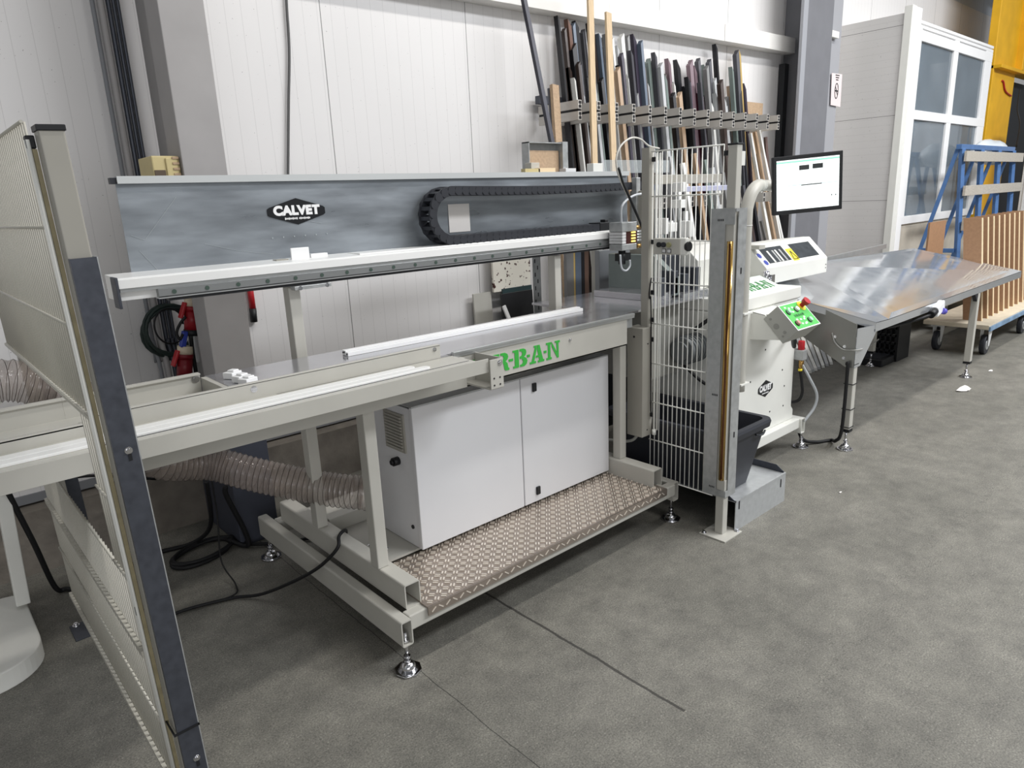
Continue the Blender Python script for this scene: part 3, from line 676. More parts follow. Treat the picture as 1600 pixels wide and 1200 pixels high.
mb = MB(); mb.tube([onY(u, v, 2.66) for u, v in ((1030, 232), (1014, 228), (1000, 217), (985, 216), (970, 228), (963, 248), (966, 272), (978, 300), (990, 325), (1000, 352))], .0055, 8, sub=10); mb.build('striped_hose', mat('translucent_hose', (206, 204, 196), .3), head)
mb = MB(); mb.tube([onY(u, v, 2.655) for u, v in ((966, 262), (973, 285), (985, 312), (997, 340), (1003, 356))], .008, 8); mb.tube([onY(u, v, 2.665) for u, v in ((984, 215), (972, 224), (963, 240))], .003, 8); mb.build('black_sleeve', BLACK, head)
mb = MB(); mb.box(3.60, 3.64, 2.83, 2.87, 1.50, 1.90); mb.build('carriage_plate', GALV, T, .003)

# housing on the rear cage post
hs = MB(); hs.box(3.0, 3.092, 2.312, 2.42, .462, 1.09); hous = hs.build('cable_housing', BEIGED, T, .003)
mb = MB(); [mb.cyl((3.046, 2.313, z), (3.046, 2.3095, z), .004, 10) for z in (.50, 1.0)]; mb.cyl((3.001, 2.37, 1.04), (2.998, 2.37, 1.04), .006, 10); build_each(mb, 'screw', BLACK, hous)
mb = MB(); mb.tube([(2.95, 2.9, .42), (2.99, 2.70, .385), (3.04, 2.45, .40), (3.05, 2.37, .462)], .009, 8); mb.build('grey_cable', mat('cable_grey', (168, 168, 162), .5), hous)

# ================================================================ SAW UNIT (right-hand machine body)
saw = thing('saw_machine', 'white saw machine body with control panel and hooded head behind the mesh guard', 'machine', (4.1, 2.5, 0))
S = saw
bd = MB(); bd.prism([(3.70, .235), (4.53, .235), (4.53, .30), (4.50, .33), (4.50, 1.085), (3.70, 1.085)], 1, 2.18, 2.95); body = bd.build('body', WHITE, S, .006)
MB().box(3.70, 4.52, 2.17, 2.97, 1.086, 1.165).build('upper_casing', WHITE, S, .008)
mb = MB(); 
for x, z in ((3.95, 1.02), (4.12, 1.03), (4.30, 1.035), (4.34, .62), (4.38, .50), (3.93, .62), (4.02, .37), (4.2, .36), (4.38, .36), (4.10, .8)): mb.cyl((x, 2.181, z), (x, 2.1785, z), .006, 10)
build_each(mb, 'screw', BLACK, body)
mb = MB(); mb.box(3.935, 3.985, 2.178, 2.181, .93, 1.02); mb.build('type_plate', mat('type_plate', (170, 172, 178), .4, 0, .5, 90), body)
mb = MB()
for x in (3.99, 4.08, 4.17): mb.cyl((x, 2.18, .985), (x, 2.155, .985), .018, 14)
build_each(mb, 'grommet', WHITE, body)
# sloping name plate
q = [Vector((3.80, 2.19, 1.172)), Vector((4.31, 2.19, 1.172)), Vector((4.31, 2.36, 1.240)), Vector((3.80, 2.36, 1.240))]
np_ = MB().prism([(2.19, 1.165), (2.19, 1.178), (2.36, 1.246), (2.38, 1.165)], 0, 3.80, 4.31).build('name_plate', mat('name_plate_green_white', (226, 236, 226), .4), S, .002)
xx = Vector((1, 0, 0)); yy = (Vector((0, .17, .068))).normalized(); rr = Matrix((xx, yy, xx.cross(yy))).transposed()
mw = frame((0, 2.215, 1.1885), rr)
stencil(np_, mat('dark_green_lettering', (56, 128, 66), .5), mw, [('U', 3.885, 3.94), ('R', 3.96, 4.015), ('B', 4.035, 4.09), ('A', 4.11, 4.17), ('N', 4.19, 4.255)], .09, .001)
calvet(body, onY(1196, 607, 2.1795), FRONT, .19, .115)
# frame of the saw machine
MB().htube(1, 2.12, 3.3, 4.545, 4.60, .125, .235).build('lower_cross_tube', WHITE, S)
MB().box(3.76, 4.545, 2.135, 2.19, .165, .235).build('front_rail', WHITE, S, .005)
MB().box(3.35, 4.545, 3.2, 3.25, .165, .235).build('rear_rail', WHITE, S, .005)
foot(4.62, 2.15, .175, S)
# hood with windows
hd = MB()
prof = [(2.40, 1.158), (2.40, 1.272), (2.55, 1.425), (2.60, 1.425), (2.85, 1.40), (2.85, 1.158)]
hd.prism(prof, 0, 4.47, 5.39); hood = hd.build('hood', WHITE, S, .004)
ex = Vector((1, 0, 0)); ey = Vector((0, .15, .153)).normalized(); er = Matrix((ex, ey, ex.cross(ey))).transposed()
def slope(x, t, off=0): return Vector((x, 2.40+.15*t, 1.272+.153*t)) + er @ Vector((0, 0, off))
def plate(name, m, x0, x1, t0, t1, parent, off=.0015, sk=0):
    return MB().poly([slope(x0, t0, off), slope(x1, t0, off), slope(x1+sk, t1, off), slope(x0+sk, t1, off)], .002, -(er @ Vector((0, 0, 1)))).build(name, m, parent)
plate('hood_window', mat('smoked_glass', (62, 66, 70), .1, 0, .25, 20, spec=.9), 4.56, 4.87, .16, .80, hood)
plate('hood_window', bpy.data.materials['smoked_glass'], 4.98, 5.30, .16, .80, hood)
for k, x in enumerate((4.63, 4.70, 4.74, 4.80)): plate('inner_bar', ALUR if k % 2 else WHITE, x, x+.022, .17, .66, hood, .0025)
plate('warning_sticker', YEL2, 4.89, 4.975, .10, .62, hood, .003)
mb = MB(); a, b, c_ = slope(4.90, .16, .0045), slope(4.965, .16, .0045), slope(4.93, .52, .0045)
for p, q in ((a, b), (b, c_), (c_, a)): mb.bar(p, q, .004, .004)
mb.build('warning_triangle', STICK, hood)
mb = MB()
for x, t_ in ((4.505, .52), (4.52, .22)):
    c_ = slope(x, t_, .001); n_ = er @ Vector((0, 0, 1)); mb.cyl(c_, c_+n_*.001, .022, 18)
build_each(mb, 'blue_sign', BLUEI, hood)
mb = MB(); mb.box(5.365, 5.372, 2.3975, 2.4005, 1.19, 1.198); mb.box(5.365, 5.372, 2.3975, 2.4005, 1.215, 1.223); build_each(mb, 'screw', BLACK, hood)
MB().box(4.45, 4.53, 2.45, 2.85, 1.40, 1.425).build('hood_back_edge', BEIGE, hood)
# rear hood behind the guard
rh = MB(); rh.prism([(2.62, 1.17), (2.62, 1.36), (2.72, 1.45), (3.1, 1.45), (3.1, 1.17)], 0, 3.98, 4.46); rh.build('rear_hood', WHITE, S, .004)
sd = MB(); sd.prism([(2.50, 1.19), (2.50, 1.30), (2.66, 1.43), (3.02, 1.43), (3.02, 1.19)], 0, 3.55, 3.60); sd.build('saw_cover', mat('smoky_cover', (128, 138, 136), .35, .2, .08, 8), S, .003)
MB().box(3.60, 3.98, 2.75, 3.0, 1.18, 1.40).build('saw_housing', GALVD, S, .006)
mb = MB()
for k, (u, v0, v1, m_) in enumerate(((1061, 287, 372, 0), (1048, 345, 392, 0), (1071, 330, 372, 0))):
    a, b = onY(u, v0, 2.78), onY(u, v1, 2.78); mb.cyl(b, a, .018, 14)
build_each(mb, 'lift_cylinder', ALUR, S)
mb = MB()
for u, v0, v1, wd in ((1061, 285, 300, .03), (1060, 312, 325, .05), (1045, 348, 362, .07), (1072, 345, 370, .05), (1034, 341, 366, .03), (1085, 412, 430, .025)):
    a, b = onY(u, v1, 2.72), onY(u, v0, 2.72); mb.box(a.x-wd/2, a.x+wd/2, 2.68, 2.76, a.z, b.z)
build_each(mb, 'clamp_block', ALU, S, .003)
mb = MB(); mb.box(3.84, 4.62, 2.86, 2.92, 1.855, 1.915); mb.build('cross_beam', BEIGED, S, .003)
mb = MB(); mb.box(4.08, 4.62, 2.80, 2.86, 1.800, 1.835); mb.build('guide_bar', mat('lilac_alu', (198, 200, 224), .3, .3), S, .003)
mb = MB(); mb.box(3.62, 3.72, 2.78, 2.90, 1.176, 1.82); mb.build('column', BEIGED, S, .004)
mb = MB(); mb.box(3.36, 3.56, 2.52, 2.98, 1.176, 1.215); mb.box(3.60, 3.86, 2.46, 2.72, 1.176, 1.20); build_each(mb, 'bed_plate', STEELT, S, .002)
mb = MB(); [mb.box(3.42+k*.12, 3.47+k*.12, 2.50, 2.62, 1.2, 1.31+.03*(k % 2)) for k in range(4)]; build_each(mb, 'clamp_jaw', GALVD, S, .003)
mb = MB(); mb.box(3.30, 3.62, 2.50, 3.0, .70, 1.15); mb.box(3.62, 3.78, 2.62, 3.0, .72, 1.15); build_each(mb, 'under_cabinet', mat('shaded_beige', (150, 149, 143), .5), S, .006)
mb = MB(); mb.cyl((3.52, 2.42, .86), (3.78, 2.42, .86), .085, 20); mb.cyl((3.50, 2.42, .86), (3.52, 2.42, .86), .06, 20)
for k in range(8): mb.cyl((3.55+k*.026, 2.42, .86), (3.558+k*.026, 2.42, .86), .092, 20)
mb.build('motor', mat('motor_grey', (120, 124, 126), .45, .4), S)
mb = MB(); mb.tube([(3.62, 2.40, .98), (3.70, 2.30, 1.05), (3.76, 2.26, .9), (3.74, 2.28, .7)], .012, 8); mb.tube([(3.55, 2.44, .78), (3.60, 2.3, .66), (3.72, 2.25, .62)], .010, 8); build_each(mb, 'motor_cable', RUBBER, S)
mb = MB(); mb.box(3.10, 3.8, 3.0, 3.02, .25, 1.16); mb.build('dark_backing', DARK, S)  # dark sheet added to give the dark background inside the cage
MB().box(3.62, 4.2, 3.16, 3.2, 1.16, 1.44).build('grey_screen', mat('screen_grey', (140, 143, 146), .45, .2), S, .003)
for x in (3.64, 4.12): MB().box(x, x+.05, 3.20, 3.25, .16, 1.47).build('rear_post', BEIGE, S, .003)
o = MB().poly([(4.42, 2.28, 1.12), (4.75, 2.28, 1.085), (5.02, 2.52, 1.12), (4.42, 2.52, 1.15)], .003).build('chute_lip', mat('pale_steel', (206, 212, 222), .25, .6), S)
mb = MB(); mb.cyl((4.34, 2.33, 1.19), (4.34, 2.33, 1.27), .02, 12); mb.cyl((4.38, 2.36, 1.17), (4.38, 2.36, 1.23), .025, 12); mb.box(4.40, 4.44, 2.32, 2.38, 1.165, 1.24); mb.build('pressure_gauge', CHROME, S)
# monitor arm
mb = MB(); mb.tube([(3.705, 2.13, .62), (3.705, 2.13, 1.2), (3.705, 2.13, 1.62), (3.712, 2.13, 1.705), (3.752, 2.13, 1.778), (3.82, 2.14, 1.812), (3.90, 2.16, 1.818), (4.08, 2.25, 1.818), (4.24, 2.345, 1.818), (4.36, 2.36, 1.818), (4.46, 2.25, 1.818)], .0355, 20, sub=8); arm = mb.build('monitor_arm', BEIGE, S)
mb = MB(); [mb.box(3.665, 3.76, 2.09, 2.20, z, z+.012) for z in (.66, 1.09)]; build_each(mb, 'arm_holder', WHITE, arm, .002)
mb = MB()
for p_, n_ in (((3.705, 2.13, 1.60), (0, 0, 1)), ((3.90, 2.16, 1.818), (.9, .4, 0))): mb.cyl(Vector(p_)-Vector(n_)*.002, Vector(p_)+Vector(n_)*.002, .037, 20)
build_each(mb, 'weld_ring', LGREY, arm)
# control box with green panel
cb = MB(); cb.prism([(2.01, 1.122), (1.874, .988), (1.965, .900), (2.096, 1.038)], 0, 3.895, 4.18); ctrl = cb.build('control_box', mat('control_box_grey', (176, 176, 170), .4), S, .003)
u_ = Vector((0, 1.874-2.01, .988-1.122)); nn = Vector((1, 0, 0)).cross(-u_.normalized())
cr = Matrix((Vector((1, 0, 0)), -u_.normalized(), nn)).transposed(); c0 = Vector((3.895, 1.874, .988)); LN = u_.length
def cp(x, y, z=0): return c0+cr @ Vector((x, y, z))
W_ = .285
mb = MB(); mb.poly([cp(0, 0, .002), cp(W_, 0, .002), cp(W_, LN, .002), cp(0, LN, .002)], .002, -nn); mb.build('panel_border', INK, ctrl)
mb = MB(); mb.poly([cp(.008, .007, .0035), cp(W_-.008, .007, .0035), cp(W_-.008, LN-.007, .0035), cp(.008, LN-.007, .0035)], .002, -nn); gp = mb.build('green_panel', mat('panel_green', (84, 190, 88), .4), ctrl)
def btn(x, y, r, h, m, name):
    mb = MB(); mb.cyl(cp(x, y, .004), cp(x, y, .004+h), r, 20); return mb.build(name, m, ctrl, .001)
PG = mat('pale_green_button', (168, 214, 186), .35)
for x, y, m_ in ((.045, .13, PG), (.045, .045, mat('reddish_button', (196, 150, 140), .35)), (.20, .045, PG), (.15, .135, PVC)):
    mb = MB(); mb.cyl(cp(x, y, .0038), cp(x, y, .007), .019, 20); mb.build('button_ring', BLACK, ctrl); btn(x, y, .015, .016, m_, 'push_button')
mb = MB()
for x, y in ((.10, .125), (.125, .155), (.085, .155), (.05, .165), (.10, .035), (.135, .03), (.115, .065), (.155, .062), (.075, .07), (.17, .075), (.15, .035)): mb.poly([cp(x-.011, y-.006, .0048), cp(x+.011, y-.006, .0048), cp(x+.011, y+.006, .0048), cp(x-.011, y+.006, .0048)], .001, -nn)
build_each(mb, 'button_label', mat('label_pale_green', (206, 236, 208), .4), ctrl)
mb = MB(); mb.cyl(cp(.232, .15, .004), cp(.232, .15, .007), .034, 24); mb.build('yellow_disc', YEL2, ctrl)
mb = MB(); mb.cyl(cp(.232, .15, .007), cp(.232, .15, .030), .014, 16); mb.cyl(cp(.232, .15, .030), cp(.232, .15, .058), .022, 24, .026); mb.build('emergency_stop', RED, ctrl, .002)
text_part('panel_lettering', 'U·R·B·A·N', mat('panel_dark_green', (36, 110, 52), .5), gp, frame(cp(.135, .095, .005), cr), .026, bold=.0006, extrude=.0002)
mb = MB()
for y, z, r in ((2.05, 1.04, .008), (2.01, 1.0, .018), (1.955, .97, .010), (1.965, .945, .007)): mb.cyl((3.896, y, z), (3.893, y, z), r, 18)
build_each(mb, 'knockout', mat('knockout_grey', (150, 150, 145), .4), ctrl)
br = MB(); br.prism([(2.18, 1.075), (2.085, 1.06), (1.965, .92), (2.18, .90)], 0, 3.90, 3.906); br.prism([(2.18, 1.075), (2.085, 1.06), (1.965, .92), (2.18, .90)], 0, 4.166, 4.172); br.poly([(3.90, 2.09, 1.062), (4.17, 2.09, 1.062), (4.17, 2.18, 1.075), (3.90, 2.18, 1.075)], .004); br.build('box_bracket', WHITE, ctrl)
mb = MB(); mb.tube([cp(.15, .02, -.11), (4.16, 2.02, .83), (4.30, 2.10, .84), (4.52, 2.2, .90), (4.56, 2.24, .80)], .012, 8); mb.build('control_cable', RUBBER, ctrl)
# air regulator on the right side of the body
q = onX(1243, 590, 4.52)
ag = MB(); ag.box(4.50, 4.56, 2.12, 2.20, .66, .73); reg = ag.build('air_regulator', GALV, S, .004)
mb = MB(); mb.cyl((4.53, 2.15, .73), (4.53, 2.15, .79), .022, 16); mb.build('red_knob', RED, reg, .002)
mb = MB(); mb.cyl((4.515, 2.14, .60), (4.515, 2.14, .66), .013, 12); mb.cyl((4.56, 2.15, .62), (4.56, 2.15, .67), .010, 12); build_each(mb, 'brass_fitting', bpy.data.materials['brass'], reg)
mb = MB(); mb.cyl((4.515, 2.14, .585), (4.515, 2.14, .60), .014, 12); mb.build('yellow_collar', YEL2, reg)
mb = MB(); mb.tube([(4.515, 2.14, .59), (4.53, 2.13, .50), (4.545, 2.13, .42), (4.54, 2.16, .36), (4.50, 2.25, .34)], .010, 8); mb.build('black_air_hose', RUBBER, reg)
mb = MB(); mb.tube([(4.56, 2.15, .62), (4.60, 2.11, .52), (4.66, 2.08, .40), (4.66, 2.09, .30), (4.60, 2.13, .20)], .010, 8); mb.build('grey_air_hose', bpy.data.materials['pale_grey_hose'], reg)

# monitor
mrot = (Matrix.Rotation(-.8, 3, 'Z') @ Matrix.Rotation(-.058, 3, 'Y')); mc = Vector((4.359, 2.098, 1.819))
mon = thing('monitor', 'black framed flat monitor showing a bright page on the curved arm', 'monitor', mc-Vector((0, 0, .175)))
def mp_(x, y, z): return mc+mrot @ Vector((x, y, z))
def mbox(name, m, par, x0, x1, y0, y1, z0, z1, bev=0):
    return MB().obox(mp_((x0+x1)/2, (y0+y1)/2, (z0+z1)/2), (x1-x0, y1-y0, z1-z0), mrot).build(name, m, par, bev)
mbox('casing', BLACK, mon, -.21, .21, 0, .035, -.175, .175, .004)
mbox('rear_casing', BLACK, mon, -.15, .15, .035, .07, -.12, .12, .008)
scr = mbox('screen', SCREEN, mon, -.187, .188, -.0015, .001, -.150, .150)
mbox('title_bar', SCRG, scr, -.187, .188, -.0025, -.001, .132, .142)
mbox('readout', SCRK, scr, -.052, .008, -.0028, -.001, .084, .112); mbox('readout', SCRK, scr, .028, .090, -.0028, -.001, .086, .114)
mbox('rule_line', SCRB, scr, -.052, .092, -.0025, -.001, .066, .070); mbox('rule_line', SCRG, scr, -.12, -.04, -.0025, -.001, -.004, -.001)
mbox('progress_bar', SCRK, scr, -.04, .085, -.0028, -.001, -.009, -.003); mbox('rule_line', SCRB, scr, .085, .18, -.0025, -.001, -.008, -.002)
mbox('rule_line', SCRB, scr, -.14, .13, -.0025, -.001, -.034, -.032); mbox('rule_line', SCRB, scr, -.14, .06, -.0025, -.001, -.047, -.045)
for x in (.142, .166): mbox('icon', SCRK, scr, x, x+.006, -.0028, -.001, -.086, -.078)
mb = MB(); mb.bar(mp_(0, .07, 0), mp_(0, .10, 0), .1, .1); mb.build('mount_plate', BLACK, mon)

# ================================================================ MESH GUARDS
def guard_mesh(parent, x, y0, y1, z0, n_h, dz=.2246, mat_=None):
    mb = MB(); n = int((y1-y0)/.0295)
    for i in range(n+1):
        y = y0+(y1-y0)*i/n; mb.cyl((x, y, z0), (x, y, z0+dz*n_h+.002), .0029, 6)
    if mat_:
        for zr_ in (z0, z0+2*dz):
            for i in range(n): mb.box(x-.014, x-.003, y0+(y1-y0)*(i+.06)/n, y0+(y1-y0)*(i+.94)/n, zr_-.010, zr_+.010)
    for k in range(n_h+1):
        z = z0+dz*k; mb.cyl((x-.005, y0-.004, z), (x-.005, y1+.004, z), .0038, 8)
    return mb.build('mesh_panel', mat_ or WIRE, parent)
g = thing('mesh_guard', 'white wire mesh guard with light curtain post beside the dark bin', 'guard', (3.09, 2.1, 0))
MB().htube(2, 0, 2.005, 3.065, 3.112, 1.822, 1.870, .003, .004).build('post', BEIGE, g)
MB().box(3.062, 3.115, 1.819, 1.873, 2.003, 2.012).build('post_cap', BLACK, g, .002)
MB().htube(2, .465, 2.03, 3.062, 3.108, 2.325, 2.375, .003, .004).build('post', BEIGED, g)
pl = MB().box(3.003, 3.174, 1.767, 1.925, 0, .008).build('base_plate', BEIGE, g, .001)
mb = MB(); [bolt(mb, (x, y, .008), (0, 0, 1), .009, .012) for x, y in ((3.02, 1.905), (3.155, 1.787))]; build_each(mb, 'bolt', CHROME, pl)
guard_mesh(g, 3.080, 1.90, 2.315, .212, 8)
mb = MB()
for y in (2.29, 2.268): mb.cyl((3.078, y, .5), (3.078, y, 2.0), .0055, 8)
mb.cyl((3.076, 2.285, .47), (3.076, 2.285, .5), .012, 8); mb.build('cable_duct', WIRE, g)
mb = MB()
for y, z in ((2.305, 1.97), (2.305, 1.55), (2.305, 1.28), (1.885, 1.97), (2.305, 1.13), (2.305, 1.02), (2.305, .585)): mb.box(3.07, 3.09, y-.012, y+.012, z-.012, z+.012)
build_each(mb, 'mesh_clip', BLACK, g, .003)
# channel housing
chn = MB(); chn.box(3.058, 3.061, 1.866, 1.945, .225, 1.715); chn.box(3.058, 3.061, 1.815, 1.866, 1.640, 1.715); chn.box(3.058, 3.061, 1.815, 1.866, .225, .262)
chn.box(3.061, 3.085, 1.811, 1.815, .225, .262); chn.box(3.061, 3.085, 1.811, 1.815, 1.70, 1.715); chn.box(3.085, 3.16, 1.811, 1.815, .225, 1.715); chn.box(3.157, 3.16, 1.815, 1.945, .225, 1.715)
chan = chn.build('channel_housing', GALV, g)
MB().box(3.064, 3.088, 1.818, 1.862, .262, .32).build('lens_foot', BEIGE, chan)
lc = MB(); lc.cyl((3.069, 1.840, .32), (3.069, 1.840, 1.56), .017, 16); cur = lc.build('light_curtain', GOLD, chan)
mb = MB(); mb.box(3.0495, 3.054, 1.828, 1.838, .33, 1.55); mb.build('dark_lens', GOLDD, cur)
mb = MB(); [mb.box(3.12, 3.126, 1.808, 1.812, z, z+.03) for z in (.55, 1.40)]; build_each(mb, 'slot', BLACK, chan)
for z in (1.66, .78, .27): 
    mb = MB(); [mb.box(3.0565, 3.0585, 1.905-k*.009-.002, 1.905-k*.009+.002, z-.004, z+.006) for k in range(4)]; mb.build('ce_mark', BLACK, chan)
mb = MB(); mb.box(3.112, 3.115, 1.80, 1.83, 1.92, 1.97) if 0 else mb.box(3.112, 3.150, 1.828, 1.832, 1.91, 1.975); mb.build('fixing_lug', WHITE, g, .001)
mb = MB(); mb.tube([(3.07, 2.31, 1.36), (3.062, 2.315, 1.30), (3.062, 2.315, 1.25), (3.07, 2.31, 1.20), (3.07, 2.305, .6)], .004, 6); mb.build('sensor_cable', RUBBER, g)
# start-stop box hung on the mesh
b = thing('push_button_box', 'small grey push-button box clipped on the wire mesh', 'switch box', (3.05, 2.19, 1.48))
pb = [onX(1021, 374, 3.03), onX(1061, 374, 3.03)]
MB().box(3.032, 3.070, 2.105, 2.272, 1.490, 1.572).build('casing', BEIGE, b, .005)
MB().box(3.036, 3.072, 2.075, 2.112, 1.488, 1.575).build('end_cover', WHITE, b, .006)
MB().cyl((3.055, 2.079, 1.532), (3.055, 2.062, 1.532), .024, 18).build('cable_entry', BLACK, b)
for y, m_ in ((2.232, BLACK), (2.203, BLACKG), (2.170, mat('olive_button', (150, 148, 110), .4))):
    MB().cyl((3.032, y, 1.540), (3.022, y, 1.540), .0135, 18).build('push_button', m_, b, .001)
mb = MB(); mb.box(3.030, 3.033, 2.190, 2.214, 1.498, 1.520); mb.box(3.030, 3.033, 2.158, 2.182, 1.498, 1.520); build_each(mb, 'legend_frame', BLACK, b)
mb = MB(); mb.box(3.028, 3.031, 2.193, 2.211, 1.501, 1.517); mb.box(3.028, 3.031, 2.161, 2.179, 1.501, 1.517); build_each(mb, 'legend_plate', LGREY, b)

# left guard
OLIVE = mat('olive_strip', (150, 140, 110), .5, 0, .15, 30)
LG = g = thing('mesh_guard', 'tall wire mesh guard panel with dark channel post in the left foreground', 'guard', (.33, 2.6, 0))
MB().htube(2, 0, 1.985, .305, .355, 1.815, 1.865, .003, .004).build('post', BEIGED, g)
MB().box(.302, .358, 1.812, 1.868, 1.983, 1.996).build('post_cap', BLACK, g, .002)
MB().htube(2, 0, 1.985, .32, .37, 3.36, 3.41, .003, .004).build('post', BEIGED, g)
pl = MB().box(.26, .43, 3.31, 3.46, 0, .008).build('base_plate', GALVD, g, .001)
mb = MB(); [bolt(mb, (x, y, .008), (0, 0, 1), .010, .014) for x, y in ((.285, 3.44), (.40, 3.33))]; build_each(mb, 'bolt', CHROME, pl)
pl = MB().box(.24, .42, 1.75, 1.93, 0, .008).build('base_plate', GALVD, g, .001)
GW = mat('grey_white_wire', (186, 183, 172), .4)
def left_mesh(y0, y1, za, n_h, rows):
    mb = MB(); n = max(2, round((y1-y0)/.0295)); dz = .2246; x = .296
    for i in range(n+1): y = y0+(y1-y0)*i/n; mb.cyl((x, y, za), (x, y, za+dz*n_h), .0029, 6)
    for k in range(n_h+1): mb.cyl((x-.005, y0-.004, za+dz*k), (x-.005, y1+.004, za+dz*k), .0038, 8)
    for k in rows:
        for i in range(n): mb.box(x-.014, x-.003, y0+(y1-y0)*(i+.06)/n, y0+(y1-y0)*(i+.94)/n, za+dz*k-.010, za+dz*k+.010)
    return mb.build('mesh_panel', GW, g)
left_mesh(1.895, 3.35, 1.335, 3, ())
left_mesh(1.895, 2.04, .886, 2, ())
left_mesh(1.895, 3.35, .212, 3, (0, 2))
MB().box(.286, .300, 1.895, 3.36, 1.327, 1.337).build('opening_edge', GW, g)
mb = MB()
for y, z in ((1.885, 1.965), (1.885, .80), (3.34, 1.965), (3.34, .8)): mb.box(.288, .306, y-.014, y+.014, z-.014, z+.014)
build_each(mb, 'mesh_clip', BLACK, g, .003)
mb = MB(); mb.cyl((.292, 1.886, .22), (.292, 1.886, 1.97), .0055, 8); mb.cyl((.292, 1.873, .22), (.292, 1.873, 1.97), .004, 8); mb.build('cable_duct', WIRE, g)
MB().box(.296, .305, 1.868, 1.876, 0, 1.95).build('angle_strip', OLIVE, g)
chn = MB(); chn.box(.306, .359, 1.796, 1.800, .20, 1.715); chn.box(.306, .309, 1.8, 1.812, .20, 1.715)
chan = chn.build('channel_housing', GALVD, g)
MB().box(.3592, .3618, 1.796, 1.90, .20, 1.715).build('channel_edge', GALV, chan)
mb = MB()
for p in (Vector((.338, 1.797, 1.257)), Vector((.338, 1.797, .352))):
    bolt(mb, p, (0, -1, 0), .006, .006)
build_each(mb, 'bolt', CHROME, chan)
mb = MB()
for p in (Vector((.3385, 1.797, 1.243)), Vector((.3385, 1.797, .338))):
    mb.box(p.x-.004, p.x+.004, 1.7945, 1.797, p.z-.012, p.z+.006)
build_each(mb, 'slot', BLACK, chan)
p = onY(290, 1140, 1.797); mb = MB(); mb.box(.300, .362, 1.792, 1.796, p.z-.003, p.z+.003); mb.box(.359, .362, 1.792, 1.87, p.z-.003, p.z+.003); mb.box(.296, .300, 1.792, 1.87, p.z-.003, p.z+.003); build_each(mb, 'cable_tie', BLACK, g)
mb = MB(); mb.box(.36, .364, 3.41, 3.44, .3, 1.60); mb.box(.345, .425, 3.415, 3.419, .3, 1.60) ; mb.build('rear_channel', GALVD, g)
mb = MB(); bolt(mb, onY(48, 515, 3.413), (0, -1, 0), .007); build_each(mb, 'bolt', CHROME, g)

LG.rotation_euler.y = -.0215; LG.location.x += .037; LG.location.z += .0
# ================================================================ LEFT CONVEYOR (beyond the guard)
cv = thing('infeed_tray', 'beige feed tray on a white pedestal at the left edge', 'machine', (-.6, 2.5, 0))
XA, XB = -3.0, .3651
mb = MB(); mb.box(XA, XB, 2.335, 2.78, 1.118, 1.124); mb.box(XA, XB, 2.16, 2.330, 1.160, 1.170); tr2 = mb.build('tray', BEIGE, cv)
MB().box(XA, XB, 2.156, 2.162, 1.108, 1.1705).build('tray_front', BEIGE, cv, .001)
for y0, y1 in ((2.196, 2.236), (2.242, 2.286)): MB().box(XA, XB, y0, y1, 1.170, 1.179).build('slide_strip', ALU, cv, .002)
MB().box(XA, XB, 2.2362, 2.2418, 1.1702, 1.1765).build('strip_slot', BLACK, cv)
wl = MB(); wl.box(XA, XB, 2.330, 2.335, 1.125, 1.206); wl.box(XA, XB, 2.330, 2.350, 1.200, 1.207); wl.build('tray_fence', BEIGE, cv, .001)
rw = MB(); rw.box(XA, XB, 2.78, 2.786, 1.06, 1.195); rw.box(XA, XB, 2.770, 2.80, 1.192, 1.199); rw.build('rear_wall', BEIGE, cv, .001)
MB().box(XA, XB, 2.52, 2.526, 1.12, 1.165).build('divider', BEIGE, cv)
pd = thing('pedestal', 'white pedestal with rounded base plate and hollow column at the left edge', 'stand', (.0, 3.45, 0))
a, b2 = Vector((.205, 3.66, 1.06)), Vector((.165, 3.66, .10))
MB().bar(b2, a, .055, .06, (0, 1, 0)).build('column', WHITE, pd, .005)
MB().box(-.6, .26, 3.60, 3.74, 1.05, 1.058).build('head_plate', WHITE, pd) 
pp = []
for k in range(13): t_ = math.radians(-90+90*k/12); pp.append((-.02+.20*math.cos(t_), 3.33+.20*math.sin(t_)))
pp += [(.18, 3.72)] + [(.10+.08*math.cos(math.radians(a_)), 3.74+.08*math.sin(math.radians(a_))) for a_ in (0, 30, 60, 90)] + [(-1.0, 3.82), (-1.0, 3.13)]
MB().prism(pp, 2, .0, .085).build('base_plate', WHITE, pd, .006)
mb = MB(); p = Vector((.178, 3.66, .42)); mb.box(.14, .22, 3.62, 3.70, .70, .703); build_each(mb, 'cable_tie', BLACK, pd)
# cables behind the pedestal
for i, off in enumerate((0, .035)):
    pts = [(.17+off, 3.60, 1.05), (.20+off, 3.62, .70), (.26+off, 3.7, .35), (.31+off, 3.82, .05), (.36, 3.83, .014), (.42, 3.70, .014), (.46+off, 3.5, .014), (.60, 3.35, .014)] if i == 0 else [(.21, 3.62, 1.05), (.235, 3.64, .75), (.30, 3.80, .62), (.45, 3.95, .54), (.60, 4.0, .50), (.9, 4.1, .36)]
    o = MB().tube(pts, .012 if i == 0 else .008, 8).build('power_cable', RUBBER); tag(o, ('thick black cable hanging beside the pedestal and looping on the floor', 'thinner black cable branching off towards the wall plinth')[i], 'cable')

